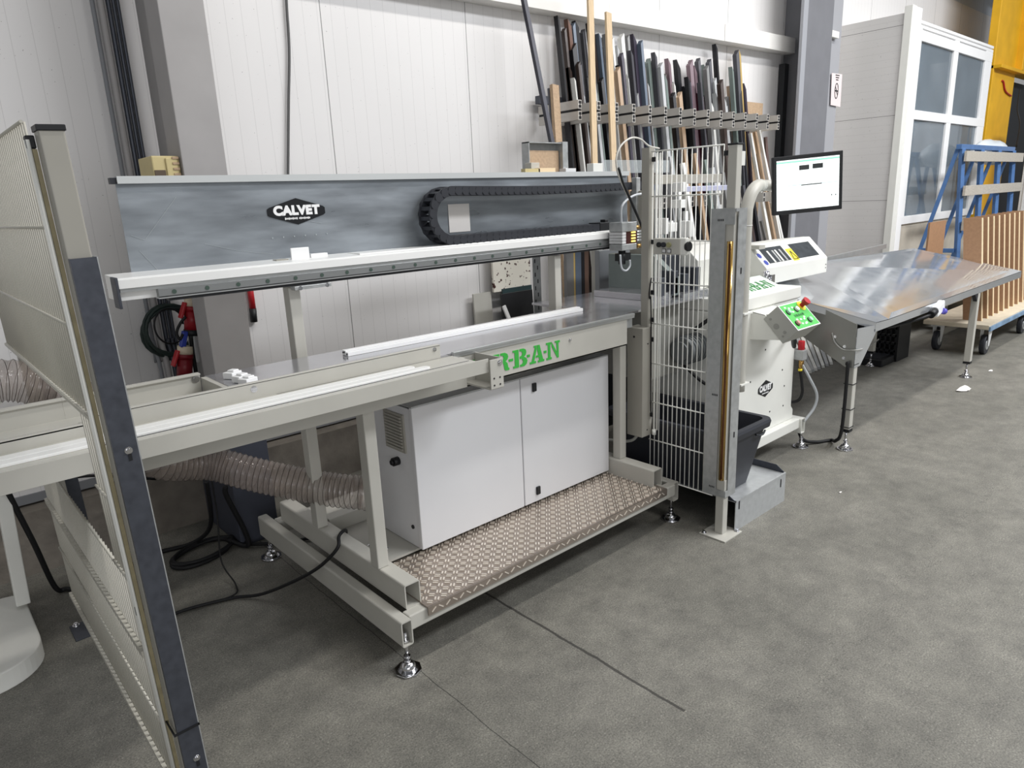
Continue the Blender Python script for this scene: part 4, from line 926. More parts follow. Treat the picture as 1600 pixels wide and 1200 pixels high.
# ================================================================ EXTRACTION HOSE
hp = spline([Vector(p) for p in ((-.9, 3.0, .98), (-.45, 3.08, 1.12), (-.1, 3.15, 1.20), (.22, 3.17, 1.225), onY(60, 602, 3.17), (.44, 3.17, 1.135), (.54, 3.18, 1.02), (.64, 3.2, .90), onY(250, 720, 3.2), onY(330, 724, 3.22), onY(400, 742, 3.10), onY(500, 762, 2.90), onY(560, 769, 2.76), onY(574, 771, 2.74))], 10)
hose = thing('extraction_hose', 'transparent ribbed extraction hose curving down under the tray to the cabinet', 'hose', (.5, 3.1, .6))
lens = [0]
for a, b in zip(hp, hp[1:]): lens.append(lens[-1]+(b-a).length)
def at_len(s_):
    for i in range(len(lens)-1):
        if lens[i+1] >= s_: t_ = (s_-lens[i])/(lens[i+1]-lens[i]); return hp[i].lerp(hp[i+1], t_)
    return hp[-1]
NS = int(lens[-1]/.0048); dense = [at_len(lens[-1]*i/NS) for i in range(NS+1)]
mb = MB(); x = Vector((0, 0, 1)); rings = []; PITCH = .026
for i, p in enumerate(dense):
    t_ = (dense[min(i+1, NS)]-dense[max(i-1, 0)]).normalized(); x = (x-t_*x.dot(t_)).normalized(); y = t_.cross(x); s_ = lens[-1]*i/NS; rg = []
    for k in range(30):
        a_ = 2*math.pi*k/30; r_h = .0785+.0026*math.cos(2*math.pi*s_/PITCH-a_); rg.append(mb.bm.verts.new(p+(x*math.cos(a_)+y*math.sin(a_))*r_h))
    rings.append(rg)
for ra, rb in zip(rings, rings[1:]):
    for k in range(30): f_ = mb.bm.faces.new((ra[k], ra[(k+1) % 30], rb[(k+1) % 30], rb[k])); f_.smooth = True
mb.build('hose_wall', HOSE, hose)
mb = MB(); x = Vector((0, 0, 1)); ring = []
turns = lens[-1]/.026; M_ = int(turns*20)
for i in range(M_+1):
    s_ = lens[-1]*i/M_; p = at_len(s_); q = at_len(min(s_+.01, lens[-1])); q0 = at_len(max(s_-.01, 0)); t_ = (q-q0).normalized(); x = (x-t_*x.dot(t_)).normalized(); y = t_.cross(x)
    a_ = 2*math.pi*turns*i/M_; ring.append(p+(x*math.cos(a_)+y*math.sin(a_))*.0816)
mb.tube(ring, .0011, 4, smooth=False); mb.build('wire_spiral', HOSEW, hose)

# ================================================================ FLOOR CABLES
coil('floor_cable', (.98, 3.72, .018), .17, 3, .010, RUBBER, 'thick black cable coiled on the floor beside the blue column foot', 'cable', (0, 0, .3), .62, .002, tail=[(1.20, 3.60, .02), (1.32, 3.5, .015), (1.5, 3.42, .015)])
o = MB().tube([onY(322, 752, 3.6), (1.03, 3.62, .40), (1.04, 3.72, .15), (.97, 3.86, .02), (.8, 3.9, .014), (.66, 3.86, .014)], .012, 8).build('floor_cable', RUBBER); tag(o, 'black cable dropping from the hose to the wall plinth', 'cable')
o = MB().tube([onY(352, 760, 3.55), (1.10, 3.56, .35), (1.17, 3.58, .12), (1.18, 3.60, .02), (1.12, 3.72, .032)], .014, 8).build('floor_cable', RUBBER); tag(o, 'thickest black cable arching down in front of the blue column foot', 'cable')
o = MB().tube([(.58, 3.19, .012), (.72, 3.20, .012), (.92, 3.14, .012), (1.02, 3.04, .03), (1.11, 2.88, .12), (1.19, 2.74, .22), (1.255, 2.66, .32), (1.285, 2.69, .358), (1.325, 2.72, .362), (1.362, 2.77, .33), (1.38, 2.82, .272)], .008, 8).build('floor_cable', RUBBER); tag(o, 'black double cable rising from the floor over the bench cross tube', 'cable')
o = MB().tube([(1.02, 3.5, .6), (1.02, 3.5, .3), (.98, 3.42, .08), (.98, 3.25, .012), (.93, 3.16, .012), (.75, 3.19, .012)], .004, 6).build('floor_cable', RUBBER); tag(o, 'thin black cable meeting the double cable on the floor', 'cable')
o = MB().tube([(4.62, 2.2, .20), (4.66, 2.16, .05), (4.75, 2.10, .015), (4.86, 2.04, .014), (4.77, 1.97, .05), (4.722, 1.915, .16), (4.722, 1.91, .60), (4.722, 1.92, .62)], .012, 8).build('floor_cable', RUBBER); tag(o, 'black cable looping from the saw foot up the outfeed table leg', 'cable')

# ================================================================ STEP AND BIN
st = thing('sheet_metal_step', 'folded galvanised sheet step under the dark bin', 'step', (3.45, 2.1, 0))
GS = mat('new_galvanised_sheet', (194, 197, 199), .35, .5, .08, 30, rvar=.06)
mb = MB(); mb.box(3.155, 3.70, 1.800, 1.804, 0, .178); mb.box(3.155, 3.70, 1.80, 2.72, .170, .174); mb.box(3.157, 3.70, 2.716, 2.72, 0, .17); mb.box(3.70, 3.703, 1.80, 2.72, 0, .174); mb.build('sheet', GS, st)
mb = MB(); mb.poly([(3.703, 1.80, .174), (3.703, 1.86, .215), (3.703, 2.05, .215), (3.703, 2.12, .174)], .003, (-1, 0, 0)); mb.poly([(3.155, 1.80, .174), (3.14, 1.84, .21), (3.14, 1.93, .21), (3.155, 1.98, .174)], .003, (1, 0, 0)); build_each(mb, 'side_flange', GALVD, st)
mb = MB(); mb.box(3.155, 3.70, 1.797, 1.806, .172, .182); mb.build('front_lip', GS, st)
mb = MB()
for u, v in ((1155, 790), (1220, 756)):
    p = onY(u, v, 1.799); mb.box(p.x-.003, p.x+.003, 1.797, 1.801, p.z-.02, p.z+.03)
build_each(mb, 'slot', BLACK, st)
bn = thing('plastic_bin', 'large dark grey plastic tub standing on the metal step', 'bin', (3.32, 2.25, .174))
mb = MB(); bm = mb.bm
def rect(x0, x1, y0, y1, z, f=.05, n=8):
    out = []
    for cx, cy, a0 in ((x1-f, y1-f, 0), (x0+f, y1-f, 90), (x0+f, y0+f, 180), (x1-f, y0+f, 270)):
        for k in range(n): t_ = math.radians(a0+90*k/(n-1)); out.append(bm.verts.new((cx+f*math.cos(t_), cy+f*math.sin(t_), z)))
    return out
prof = [(3.17, 3.47, 1.90, 2.58, .176), (3.115, 3.545, 1.845, 2.65, .50), (3.10, 3.565, 1.825, 2.67, .505), (3.095, 3.57, 1.82, 2.675, .535), (3.10, 3.565, 1.825, 2.67, .55), (3.125, 3.535, 1.855, 2.64, .55), (3.18, 3.46, 1.91, 2.57, .19)]
rs = [rect(*p) for p in prof]
for a, b in zip(rs, rs[1:]):
    for k in range(len(a)):
        f = bm.faces.new((a[k], a[(k+1) % len(a)], b[(k+1) % len(a)], b[k]))
bm.faces.new(rs[0][::-1]); bm.faces.new(rs[-1]); mb.build('tub', mat('bin_plastic', (46, 48, 55), .5, 0, .06, 15), bn)
mb = MB(); mb.tube([(3.40, 1.838, .485), (3.43, 1.832, .475), (3.47, 1.832, .475), (3.50, 1.838, .485)], .006, 8); mb.build('grip', BLACKG, bn)
# ================================================================ OUTFEED TABLE
of = thing('outfeed_table', 'inclined stainless steel outfeed table on beige legs', 'table', (6.4, 2.3, 0))
A_ = (4.60, 2.20, 1.052); Bt = (5.03, 1.868, .872); B2 = (5.25, 1.868, .864); Ct = (8.72, 1.868, .866); Dt = (8.42, 2.81, 1.100); Et = (4.60, 2.83, 1.175)
mb = MB(); mb.poly([A_, B2, (5.75, 2.82, 1.165), Et], .004); mb.poly([B2, Ct, Dt, (5.75, 2.82, 1.165)], .004); mb.poly([A_, Bt, B2], .004); top = mb.build('table_top', STEEL, of)
mb = MB(); mb.poly([Bt, B2, (8.72, 1.868, .866), (8.72, 1.868, .800), (5.03, 1.868, .806)], .004, (0, 1, 0)); mb.build('front_flange', STEEL, of)
mb = MB(); mb.poly([A_, Bt, (Bt[0], Bt[1], Bt[2]-.05), (A_[0], A_[1], A_[2]-.05)], .004, (1, 1, 0)); mb.build('end_flange', STEEL, of)
ZZ = lambda y: .864+(y-1.868)*.25
mb = MB()
for x, wd in ((5.5, .05), (6.1, .05), (6.7, .05), (7.3, .06), (7.9, .04)): mb.poly([(x, 1.88, .8655+.012*.25), (x+wd, 1.88, .8655+.012*.25), (x+wd+.12, 2.80, .8655+.93*.248+(8.42-x)*.02), (x+.12, 2.80, .8655+.93*.248+(8.42-x)*.02)], .0004)
if 0: mb.build('drawn_lines', GALV, top)
else: mb.bm.free()
mb = MB(); mb.bar(onY(1262, 412, 2.84), onY(1383, 384.5, 2.84), .03, .045); mb.build('back_stop', ALUR, of, .002)
mb = MB(); mb.prism([(4.745, .60), (4.745, .87), (5.06, .85), (5.06, .80), (4.83, .60)], 1, 1.874, 1.879)
mb.build('leg_gusset', STEEL, of)
mb = MB(); mb.prism([(1.880, .60), (1.935, .60), (2.50, .92), (2.50, 1.10), (2.2, 1.02), (1.880, .90)], 0, 4.738, 4.744); g2 = mb.build('side_gusset', mat('gusset_grey', (140, 140, 136), .35, .5), of)
mb = MB(); [bolt(mb, (4.738, y, z), (-1, 0, 0), .007, .004) for y, z in ((1.95, .74), (2.02, .80), (1.95, .66))]; build_each(mb, 'bolt', CHROME, g2)
def oleg(x, y, zt):
    MB().box(x-.028, x+.028, y-.028, y+.028, .155, zt).build('leg', BEIGE, of, .004)
    MB().box(x-.030, x+.030, y-.030, y+.030, .135, .156).build('leg_cap', BLACK, of, .002)
    foot(x, y, .15, of)
oleg(4.775, 1.905, .80); oleg(7.375, 1.90, .81); oleg(7.31, 2.735, 1.05); oleg(5.2, 2.735, 1.12)
mb = MB()
for z in (.62, .48, .30, .17): mb.box(4.742, 4.808, 1.872, 1.938, z, z+.004)
build_each(mb, 'cable_tie', BLACK, of)
mb = MB(); mb.poly([(7.25, 1.878, .81), (7.42, 1.878, .81), (7.40, 1.878, .72), (7.35, 1.878, .72)], .03, (0, 1, 0)); mb.build('leg_bracket', BLACKG, of)
# transparent sheet on the chute is the bare table; small offcuts lie on it
t = thing('cable_coupling', 'white cable coupling with blue tip hung under the outfeed table edge', 'plug', onY(1468, 485, 1.86))
p = onY(1466, 482, 1.845)
mb = MB(); mb.obox(p, (.16, .05, .09), Euler((0, -.25, 0)).to_matrix()); mb.build('coupling', PVC, t, .012)
mb = MB(); mb.cyl(p+Vector((-.08, 0, -.01)), p+Vector((-.16, 0, -.03)), .03, 14); mb.build('black_boot', BLACK, t)
mb = MB(); mb.cyl(p+Vector((.03, -.02, -.02)), p+Vector((.06, -.03, -.03)), .025, 14); mb.build('blue_tip', mat('violet_blue', (96, 90, 190), .4), t)
mb = MB(); mb.tube([p+Vector((-.15, 0, -.03)), onY(1440, 497, 1.88), onY(1415, 505, 1.95), onY(1385, 512, 2.0)], .012, 8); mb.build('cord', RUBBER, t)
MB().tube([onX(1300, 520, 4.735), onX(1305, 536, 4.73), onX(1320, 547, 4.73), onY(1345, 546, 1.86), onY(1362, 538, 2.2), onY(1373, 530, 2.6)], .006, 6).build('thin_cord', mat('pale_cord', (150, 150, 146), .5), of)

# ================================================================ THINGS ON THE BENCH
pr_ = thing('white_profile', 'long white window profile lying along the bench top', 'profile', (2.1, 2.62, 1.18))
pa, pc = onZ(544, 557, 1.181), onZ(911, 486, 1.181)
d = (pc-pa).normalized(); nrm = Vector((-d.y, d.x, 0))
mb = MB()
def strip(o0, o1, z0, z1):
    q = [pa+nrm*o0, pc+nrm*o0, pc+nrm*o1, pa+nrm*o1]; mb.poly([Vector((v.x, v.y, z1)) for v in q], z1-z0)
strip(0, .018, 1.1805, 1.197); strip(.021, .05, 1.1805, 1.203); strip(.016, .023, 1.181, 1.187)
mb.build('profile_body', PVC, pr_, .001)
mb = MB(); e = pa-d*.001
for k, (o_, z_) in enumerate(((.007, 1.189), (.03, 1.195), (.042, 1.193))): mb.obox(e+nrm*o_+Vector((0, 0, z_-e.z)), (.003, .006, .006), Matrix((d, nrm, Vector((0, 0, 1)))).transposed())
mb.build('end_chambers', BLACK, pr_)
for i, (u, v, a_, lb) in enumerate(((364, 590, .5, 'white plastic offcut at the back of the pile on the bench'), (378, 596, .3, 'white plastic offcut in the middle of the pile on the bench'), (388, 600, .4, 'white plastic offcut nearest the tray fence on the bench'))):
    p = onZ(u, v, 1.181); rot = Euler((0, 0, a_)).to_matrix(); mb = MB(); mb.obox((p.x, p.y, 1.1935), (.055, .045, .024), rot); mb.obox((p.x+.004, p.y, 1.209), (.03, .03, .007), rot)
    tag(mb.build('offcut', PVC, bevel=.002), lb, 'offcut', None)
for i, (u, v, ll, lb) in enumerate(((383, 607, .05, 'thin white sliver lying left of the offcuts'), (407, 602, .06, 'thin white sliver lying right of the offcuts'))):
    p = onZ(u, v, 1.181); tag(MB().obox((p.x, p.y, 1.1835), (ll, .018, .005), Euler((0, 0, .3)).to_matrix()).build('plastic_sliver', PVC), lb, 'offcut')
o = MB().box(2.248, 2.388, 2.9955, 2.9985, 1.645, 1.789).build('paper_note', PAPER); tag(o, 'square pale paper label inside the loop of the energy chain', 'label')
p = onY(454, 388, 2.92); p2 = onY(484, 400, 2.92); o = MB().box(p.x, p2.x, 2.92, 2.93, 1.586, p.z).build('white_block', PVC, bevel=.002); tag(o, 'white block standing on the rail below the black sticker', 'block')
q1, q2 = onY(484, 395, 2.94), onY(510, 392, 2.94); o = MB().box(q1.x, q2.x, 2.93, 2.96, 1.585, 1.603).build('white_block', PVC, bevel=.002); tag(o, 'low white offcut lying right of the white block on the rail', 'block')
q1, q2 = onY(430, 402, 2.93), onY(452, 400, 2.93); o = MB().box(q1.x, q2.x-.01, 2.92, 2.96, 1.583, 1.592).build('grey_offcut', BEIGED); tag(o, 'thin grey offcut lying left of the white block on the rail', 'offcut')
# things on top of the splash panel
t = thing('open_box', 'open grey box holding a chipboard piece on the splash panel shelf', 'box', (3.0, 3.15, 1.944))
a, b = onY(826, 227, 3.06), onY(887, 268, 3.06); x0, x1 = a.x, b.x; z1 = a.z+.02
mb = MB(); mb.box(x0, x1, 3.115, 3.12, 1.945, z1); mb.box(x0, x0+.006, 3.06, 3.115, 1.945, z1); mb.box(x1-.045, x1, 3.055, 3.12, 1.945, z1+.005); mb.box(x0, x1, 3.06, 3.115, z1-.006, z1); mb.build('box_shell', GALV, t)
MB().box(x0+.025, x1-.05, 3.085, 3.10, 1.945, z1-.045).build('chipboard_piece', WOODP, t)
for lb, u0, u1, v0, m_ in (('small beige carton at the left end of the open grey box', 830, 843, 254, BEIGE), ('small white carton right of the open grey box', 884, 900, 263, LGREY), ('grey and white carton on the shelf before the dark profiles', 927, 942, 255, WHITE)):
    a, b = onY(u0, v0, 3.03), onY(u1, v0, 3.03); o = MB().box(a.x, b.x, 3.03, 3.045+.04, 1.944, a.z).build('small_carton', m_, bevel=.002); tag(o, lb, 'carton')
for k, (u0, u1, v, lb) in enumerate(((815, 838, 264, 'olive wooden offcut at the left end of the shelf pile'), (836, 862, 263, 'pale flat offcut right of the olive offcut on the shelf'))):
    a, b = onY(u0, v, 3.02), onY(u1, v, 3.02); o = MB().box(a.x, b.x, 2.99, 3.025, 1.944, max(a.z, 1.953)).build('wood_offcut', CREAM if k == 0 else WOODE); tag(o, lb, 'offcut')
cs = MB().box(onY(944, 249, 3.2).x, onY(1046, 249, 3.2).x, 3.2, 3.204, 1.944, 2.03).build('clear_sheet', DRAIN); tag(cs, 'clear plastic sheet standing upright at the right end of the shelf', 'sheet')

# ================================================================ PROFILE RACK
rack = thing('profile_rack', 'aluminium cantilever rack with fifteen upper arms holding profiles', 'rack', (5.7, 4.1, 0))
XS = [4.15+.2155*i for i in range(15)]
ARM = mat('arm_aluminium', (206, 202, 196), .35, .1, .10, 5)
for i, x in enumerate(XS):
    mb = MB(); zz = 2.362+.0015*i
    mb.box(x-.019, x+.019, 3.80, WY-.05, zz, zz+.062); mb.box(x-.012, x+.012, 3.806, WY-.05, zz+.062, zz+.080); mb.box(x-.019, x+.019, 3.80, WY-.05, zz+.080, zz+.142)
    arm_ = mb.build('arm', ARM, rack)
    mb = MB(); mb.box(x-.0125, x+.0125, 3.803, WY-.051, zz+.0625, zz+.0795); mb.build('dark_gap', BLACK, arm_)
    mb = MB()
    for z0 in (zz, zz+.080):
        for za, zb_ in ((.006, .026), (.036, .056)): mb.box(x-.013, x+.013, 3.7985, 3.8035, z0+za, z0+zb_)
        mb.box(x-.004, x+.004, 3.7985, 3.8035, z0+.026, z0+.036)
    build_each(mb, 'arm_chamber', BLACK, arm_) if i < 3 else mb.build('arm_chambers', BLACK, arm_)
for i, x in enumerate(XS):
    if i in (0, 1, 2, 3): continue
    mb = MB(); z0 = 1.665
    mb.box(x-.018, x+.018, 3.80, WY-.05, z0, z0+.098)
    la = mb.build('lower_arm', ARM, rack); mb = MB()
    for za in (.006, .054): mb.box(x-.012, x+.012, 3.7985, 3.8035, z0+za, z0+za+.036)
    mb.build('arm_chambers', BLACK, la)
for x in (4.45, 5.95, 7.12): MB().box(x, x+.06, WY-.10, WY-.045, 0.34, 2.6).build('rack_upright', GALV, rack, .003)
MB().box(4.1, 7.25, WY-.10, WY-.05, 2.52, 2.58).build('top_rail', GALVD, rack); MB().box(4.1, 7.25, WY-.10, WY-.05, 1.77, 1.82).build('lower_rail', GALVD, rack)
COLS = {'black': (34, 34, 38), 'dark brown': (66, 54, 50), 'rust brown': (112, 84, 72), 'blue-grey': (96, 108, 124), 'dark grey': (78, 78, 84), 'mid grey': (128, 128, 128), 'light grey': (186, 188, 190), 'white': (236, 236, 232), 'grey-green': (122, 134, 130), 'mauve': (126, 106, 114), 'golden yellow': (196, 168, 104), 'tan': (176, 150, 124), 'brown': (104, 82, 72), 'dark violet': (62, 56, 70), 'maroon': (84, 40, 54)}
PM = {k: mat('profile_'+k.replace(' ', '_').replace('-', '_'), v, .4, .05, .06, 12) for k, v in COLS.items()}
TOPS = [(873,27,5,'black'),(879,45,5,'dark brown'),(890,35,9,'rust brown'),(897,38,6,'blue-grey'),(903,38,9,'black'),(911,48,6,'dark grey'),(916,41,6,'black'),(891,74,10,'black'),(910,125,5,'white'),(928,43,4,'dark brown'),(932,58,6,'blue-grey'),(936,75,6,'light grey'),(942,59,7,'mid grey'),(947,56,3,'black'),(944,114,7,'white'),(960,61,4,'white'),(966,75,6,'light grey'),(973,56,7,'white'),(974,121,6,'white'),(982,57,5,'mid grey'),(987,58,9,'dark violet'),(996,67,5,'blue-grey'),(1009,102,5,'black'),(1013,94,6,'grey-green'),(1018,87,6,'dark grey'),(1023,95,4,'black'),(1032,129,4,'brown'),(1040,117,4,'dark brown'),(1046,96,7,'mauve'),(1054,132,6,'grey-green'),(1060,100,10,'black'),(1078,97,7,'mauve'),(1087,108,8,'mauve'),(1096,94,5,'dark grey'),(1102,106,7,'grey-green'),(1110,95,5,'dark grey'),(1118,72,5,'black'),(1113,126,5,'light grey'),(1125,127,6,'dark violet'),(1134,155,7,'mid grey'),(1142,137,4,'tan'),(1146,83,6,'dark grey'),(1153,81,5,'golden yellow'),(1146,148,5,'maroon'),(1166,135,6,'dark violet'),
 (1000,120,6,'white'),(1035,150,6,'tan'),(1052,155,5,'white'),(985,130,6,'light grey'),(921,110,5,'mid grey'),(925,140,6,'black'),(951,140,5,'black'),(957,150,6,'grey-green'),(1027,140,6,'light grey'),(1070,150,6,'dark grey'),(1091,155,5,'mauve'),(1107,152,6,'light grey'),(1122,160,6,'mid grey'),(884,110,6,'dark brown'),(900,105,6,'dark grey'),(1064,140,6,'black'),(1099,148,6,'black'),(1130,162,6,'black'),(1158,165,5,'tan'),(1084,150,5,'maroon'),(1040,150,6,'black')]
for k in range(30):
    u = 882+k*9.1+R_.uniform(-2, 2)
    TOPS.append((u, R_.uniform(98, 172) if u > 990 else R_.uniform(60, 165), R_.choice((4, 5, 6, 7)), ('white', 'black', 'dark grey', 'light grey', 'black', 'dark brown', 'white', 'mid grey', 'grey-green', 'dark violet', 'light grey', 'tan')[(k*5) % 12]))
ORD = ['first', 'second', 'third', 'fourth', 'fifth', 'sixth', 'seventh', 'eighth', 'ninth', 'tenth', 'eleventh', 'twelfth', 'thirteenth', 'fourteenth', 'fifteenth', 'sixteenth', 'seventeenth', 'eighteenth', 'nineteenth', 'twentieth']
rows = []
for k, (u, v, wp, cn) in enumerate(TOPS):
    yt = 4.17; p = onY(u, v, yt); wdt = wp*abs(onY(u+1, v, yt).x-p.x)*.62
    # keep each profile inside its bay between two arms
    bay = max(0, min(13, int((p.x-XS[0])//.2155))); lo, hi = XS[bay]+.022+wdt/2, XS[bay+1]-.022-wdt/2; p.x = min(max(p.x, lo), hi)
    layer = 0
    while any(q_[3] == bay and q_[6] == layer and abs(q_[0].x-p.x) < (q_[1]+wdt)/2+.002 for q_ in rows): layer += 1
    p.y -= .048*layer
    rows.append((p, wdt, cn, bay, v, k, layer))
bays = {}
for r_ in rows: bays.setdefault(r_[3], []).append(r_)
for bay, L_ in sorted(bays.items()):
    names = {}
    for r_ in L_: names.setdefault(r_[2], []).append(r_)
    for p, wdt, cn, _, v, k, layer in L_:
        same = names[cn]; lab = f'{cn} profile leaning in the {ORD[bay]} rack bay from the left'
        rk = sorted(q_[0].x for q_ in L_).index(p.x); lab = f'{cn} profile, {ORD[rk]} from the left in the {ORD[bay]} rack bay'
        y_f = 3.80-.048*layer; y_t = p.y; xt = p.x; xf = p.x
        tp_ = Vector((xt, y_t, p.z)); ft = Vector((xf, y_f, 0.0))
        mb = MB(); zt = p.z; dep = .045
        mb.bm.free(); mb.bm = bmesh.new()
        pts = [(-wdt/2, 0), (wdt/2, 0), (wdt/2, dep), (wdt*.15, dep), (wdt*.15, dep*.6), (-wdt*.15, dep*.6), (-wdt*.15, dep), (-wdt/2, dep)]
        va = [mb.bm.verts.new((ft.x+a, ft.y+b, 0)) for a, b in pts]; sl_ = R_.uniform(-.03, .03)
        vb = [mb.bm.verts.new((tp_.x+a, tp_.y+b, zt+a*1.2*(1 if k % 2 else -1)+sl_*0)) for a, b in pts]
        mb.bm.faces.new(va[::-1]); mb.bm.faces.new(vb)
        for i in range(8): mb.bm.faces.new((va[i], va[(i+1) % 8], vb[(i+1) % 8], vb[i]))
        tag(mb.build('leaning_profile', PM[cn]), lab, 'profile', 'profiles leaning in the wall rack')
# longer timbers and bars in front of the arms
def lean(name, m, u, v, yt, u2, v2, yf, wdt, dep, lab, cat, zt=None):
    a = onY(u, v, yt); q_ = ray(u2, v2); g_ = (yt-yf)/a.z; t_ = (yf+g_*H)/(q_.y-g_*q_.z); b = CAM+q_*t_; f_ = a+(b-a)*(a.z/(a.z-b.z))
    o = MB().bar(f_+Vector((0, 0, .004)), a, wdt, dep, (0, 1, 0)).build(name, m, bevel=.001); return tag(o, lab, cat)
lean('timber_batten', WOOD, 921, -40, 3.86, 929, 265, 3.44, .058, .02, 'tallest pale timber batten, reaching past the wall beam', 'batten')
lean('timber_batten', WOOD, 950, 20, 3.84, 959, 265, 3.44, .062, .02, 'pale timber batten ending just below the wall beam', 'batten')
lean('steel_bar', mat('bar_violet_black', (52, 52, 62), .4, .2), 817, -8, 4.05, 862, 222, 3.5, .036, .03, 'long dark bar leaning left of the rack', 'bar')
lean('wood_plank', WOODP, 866, 133, 3.95, 874, 262, 3.58, .07, .03, 'short chipboard plank left of the first rack arm', 'plank')
lean('dark_strip', PM['dark grey'], 858, 138, 4.0, 868, 262, 3.62, .02, .02, 'narrow dark strip beside the chipboard plank', 'strip')
a = onY(1157, 158, 4.2); b = onY(1191, 160, 4.2)
o = MB().obox(((a.x+b.x)/2, 4.20, 1.60), (b.x-a.x, .02, 2*(a.z-1.60)), Matrix.Identity(3)).build('chipboard_sheet', WOODP); tag(o, 'chipboard sheet standing at the right end of the rack', 'sheet')
lean('fibreboard_strip', mat('rusty_board', (92, 74, 70), .6, 0, .3, 12), 1196, 214, 4.05, 1202, 300, 3.97, .045, .02, 'blotchy brown strip at the far right of the rack', 'strip')
for k, (u, v, cn) in enumerate(((1172, 208, 'white'), (1179, 206, 'tan'), (1185, 200, 'white'), (1177, 245, 'white'), (1183, 240, 'tan'), (1190, 228, 'white'), (1196, 318, 'white'), (1203, 316, 'white'), (1189, 345, 'light grey'))):
    mm = {'white': 'white', 'tan': 'tan', 'light grey': 'light grey'}[cn]
    lean('thin_profile', PM[mm], u, v, 4.0, u+19+k, v+110, 3.72, .028, .03, f'{cn} thin profile, {ORD[k]} of the row beside the curved monitor arm', 'profile')
for k, (u, v) in enumerate(((1150, 300), (1160, 290), (1168, 320), (1176, 312), (1100, 250), (1112, 262), (1084, 240), (1066, 255), (1046, 245), (1128, 270))):
    cn = ('black', 'dark grey', 'dark brown', 'black', 'grey-green', 'light grey', 'tan', 'white', 'light grey', 'mid grey')[k]
    lean('short_profile', PM[cn], u, v, 3.72, u+16, v+110, 3.40, .04, .035, f'short {cn} profile, {ORD[k]} of the row standing before the lower arms', 'profile')
o = MB().box(8.0, 8.09, 4.20, 4.27, .345, 3.15).build('dark_upright', DARK); tag(o, 'black upright strip between the rack and the broad column', 'strip')
# stuff seen between the rail and the bench
a, b = onY(767, 380, 4.2), onY(828, 448, 4.2); o = MB().box(a.x, b.x, 4.19, 4.21, b.z, a.z).build('stained_board', SPECK); tag(o, 'white board with dark red spatter hanging on the wall', 'board')
for k, (u0, v0, u1, v1, y, m_, lb) in enumerate(((786, 460, 836, 500, 4.0, BLACK, 'black panel leaning against the wall behind the bench'), (788, 452, 834, 466, 4.12, mat('dark_teal_panel', (38, 58, 60), .5), 'dark teal panel behind the black panel'), (742, 460, 772, 505, 4.2, BEIGE, 'beige sheet standing against the wall left of the black panel'))):
    a, b = onY(u0, v0, y), onY(u1, v1, y); o = MB().obox(((a.x+b.x)/2, y, a.z/2), (b.x-a.x, .015, a.z), Matrix.Rotation(-.05, 3, 'X')).build('panel_offcut', m_); tag(o, lb, 'panel')
lean('white_strip', PVC, 787, 478, 3.93, 796, 500, 3.75, .03, .015, 'small white strip leaning on the black panel', 'strip')
up = thing('slotted_upright', 'perforated galvanised upright behind the bench', 'upright', (3.19, 3.33, 0))
mb = MB(); mb.box(3.13, 3.20, 3.30, 3.304, 0, 1.56); mb.box(3.196, 3.20, 3.304, 3.36, 0, 1.56); u_p = mb.build('angle', GALV, up)
mb = MB()
for k in range(34):
    z = .03+k*.044; mb.box(3.145 if k % 2 else 3.168, 3.152 if k % 2 else 3.175, 3.2985, 3.301, z, z+.026); mb.box(3.1945, 3.2015, 3.325, 3.332, z, z+.026)
mb.build('slots', BLACK, u_p)
for k, (u0, u1, vt, cn, lb) in enumerate(((885, 896, 392, 'mid grey', 'grey upright board right of the slotted upright'), (896, 900, 396, 'golden yellow', 'thin golden strip beside the grey upright board'), (902, 911, 396, 'blue-grey', 'blue-grey channel beside the thin golden strip'), (911, 918, 398, 'black', 'black profile right of the blue-grey channel'), (918, 926, 398, 'brown', 'brown profile right of the black one behind the bench'))):
    a, b = onY(u0, vt, 3.45), onY(u1, vt, 3.45); o = MB().box(a.x, b.x, 3.45+.01*k, 3.48+.01*k, 0, a.z+.03).build('standing_strip', PM[cn]); tag(o, lb, 'strip')
# bundle standing behind the saw body, under the outfeed table
for k in range(7):
    u = 1238+k*7; o = lean('bundle_profile', PM['light grey' if k % 2 else 'white'], u, 531-k*3, 3.45, u+16, 564-abs(k-3), 3.05, .06, .03, '', 'profile')
    tag(o, f'grey profile in the bundle leaning behind the saw body, {ORD[k]} from the left', 'profile', 'profiles bundled behind the saw body')

# ================================================================ CRATES, TROLLEYS
cr_ = thing('plastic_crate', 'black perforated plastic crate on its side under the outfeed table', 'crate', (7.7, 2.8, 0))
mb = MB(); X0, X1, Y0, Z1 = 7.55, 7.60, 2.60, .42
for z in (.02, .10, .18, .26, .34, .42): mb.box(7.62, 7.65, 2.62, 3.25, z, z+.022)
for k in range(13): mb.box(7.62, 7.65, 2.62+k*.05, 2.635+k*.05, .02, .44)
mb.box(7.62, 7.95, 2.60, 2.62, .0, .44); mb.box(7.62, 7.95, 3.24, 3.26, 0, .44); mb.box(7.93, 7.95, 2.62, 3.25, 0, .44); mb.build('lattice', BLACK, cr_)
MB().box(7.30, 7.62, 2.62, 3.1, .0, .075).build('folded_side', BLACK, cr_, .01); MB().box(7.33, 7.60, 2.66, 3.05, .076, .08).build('side_panel', BLACKG, cr_)

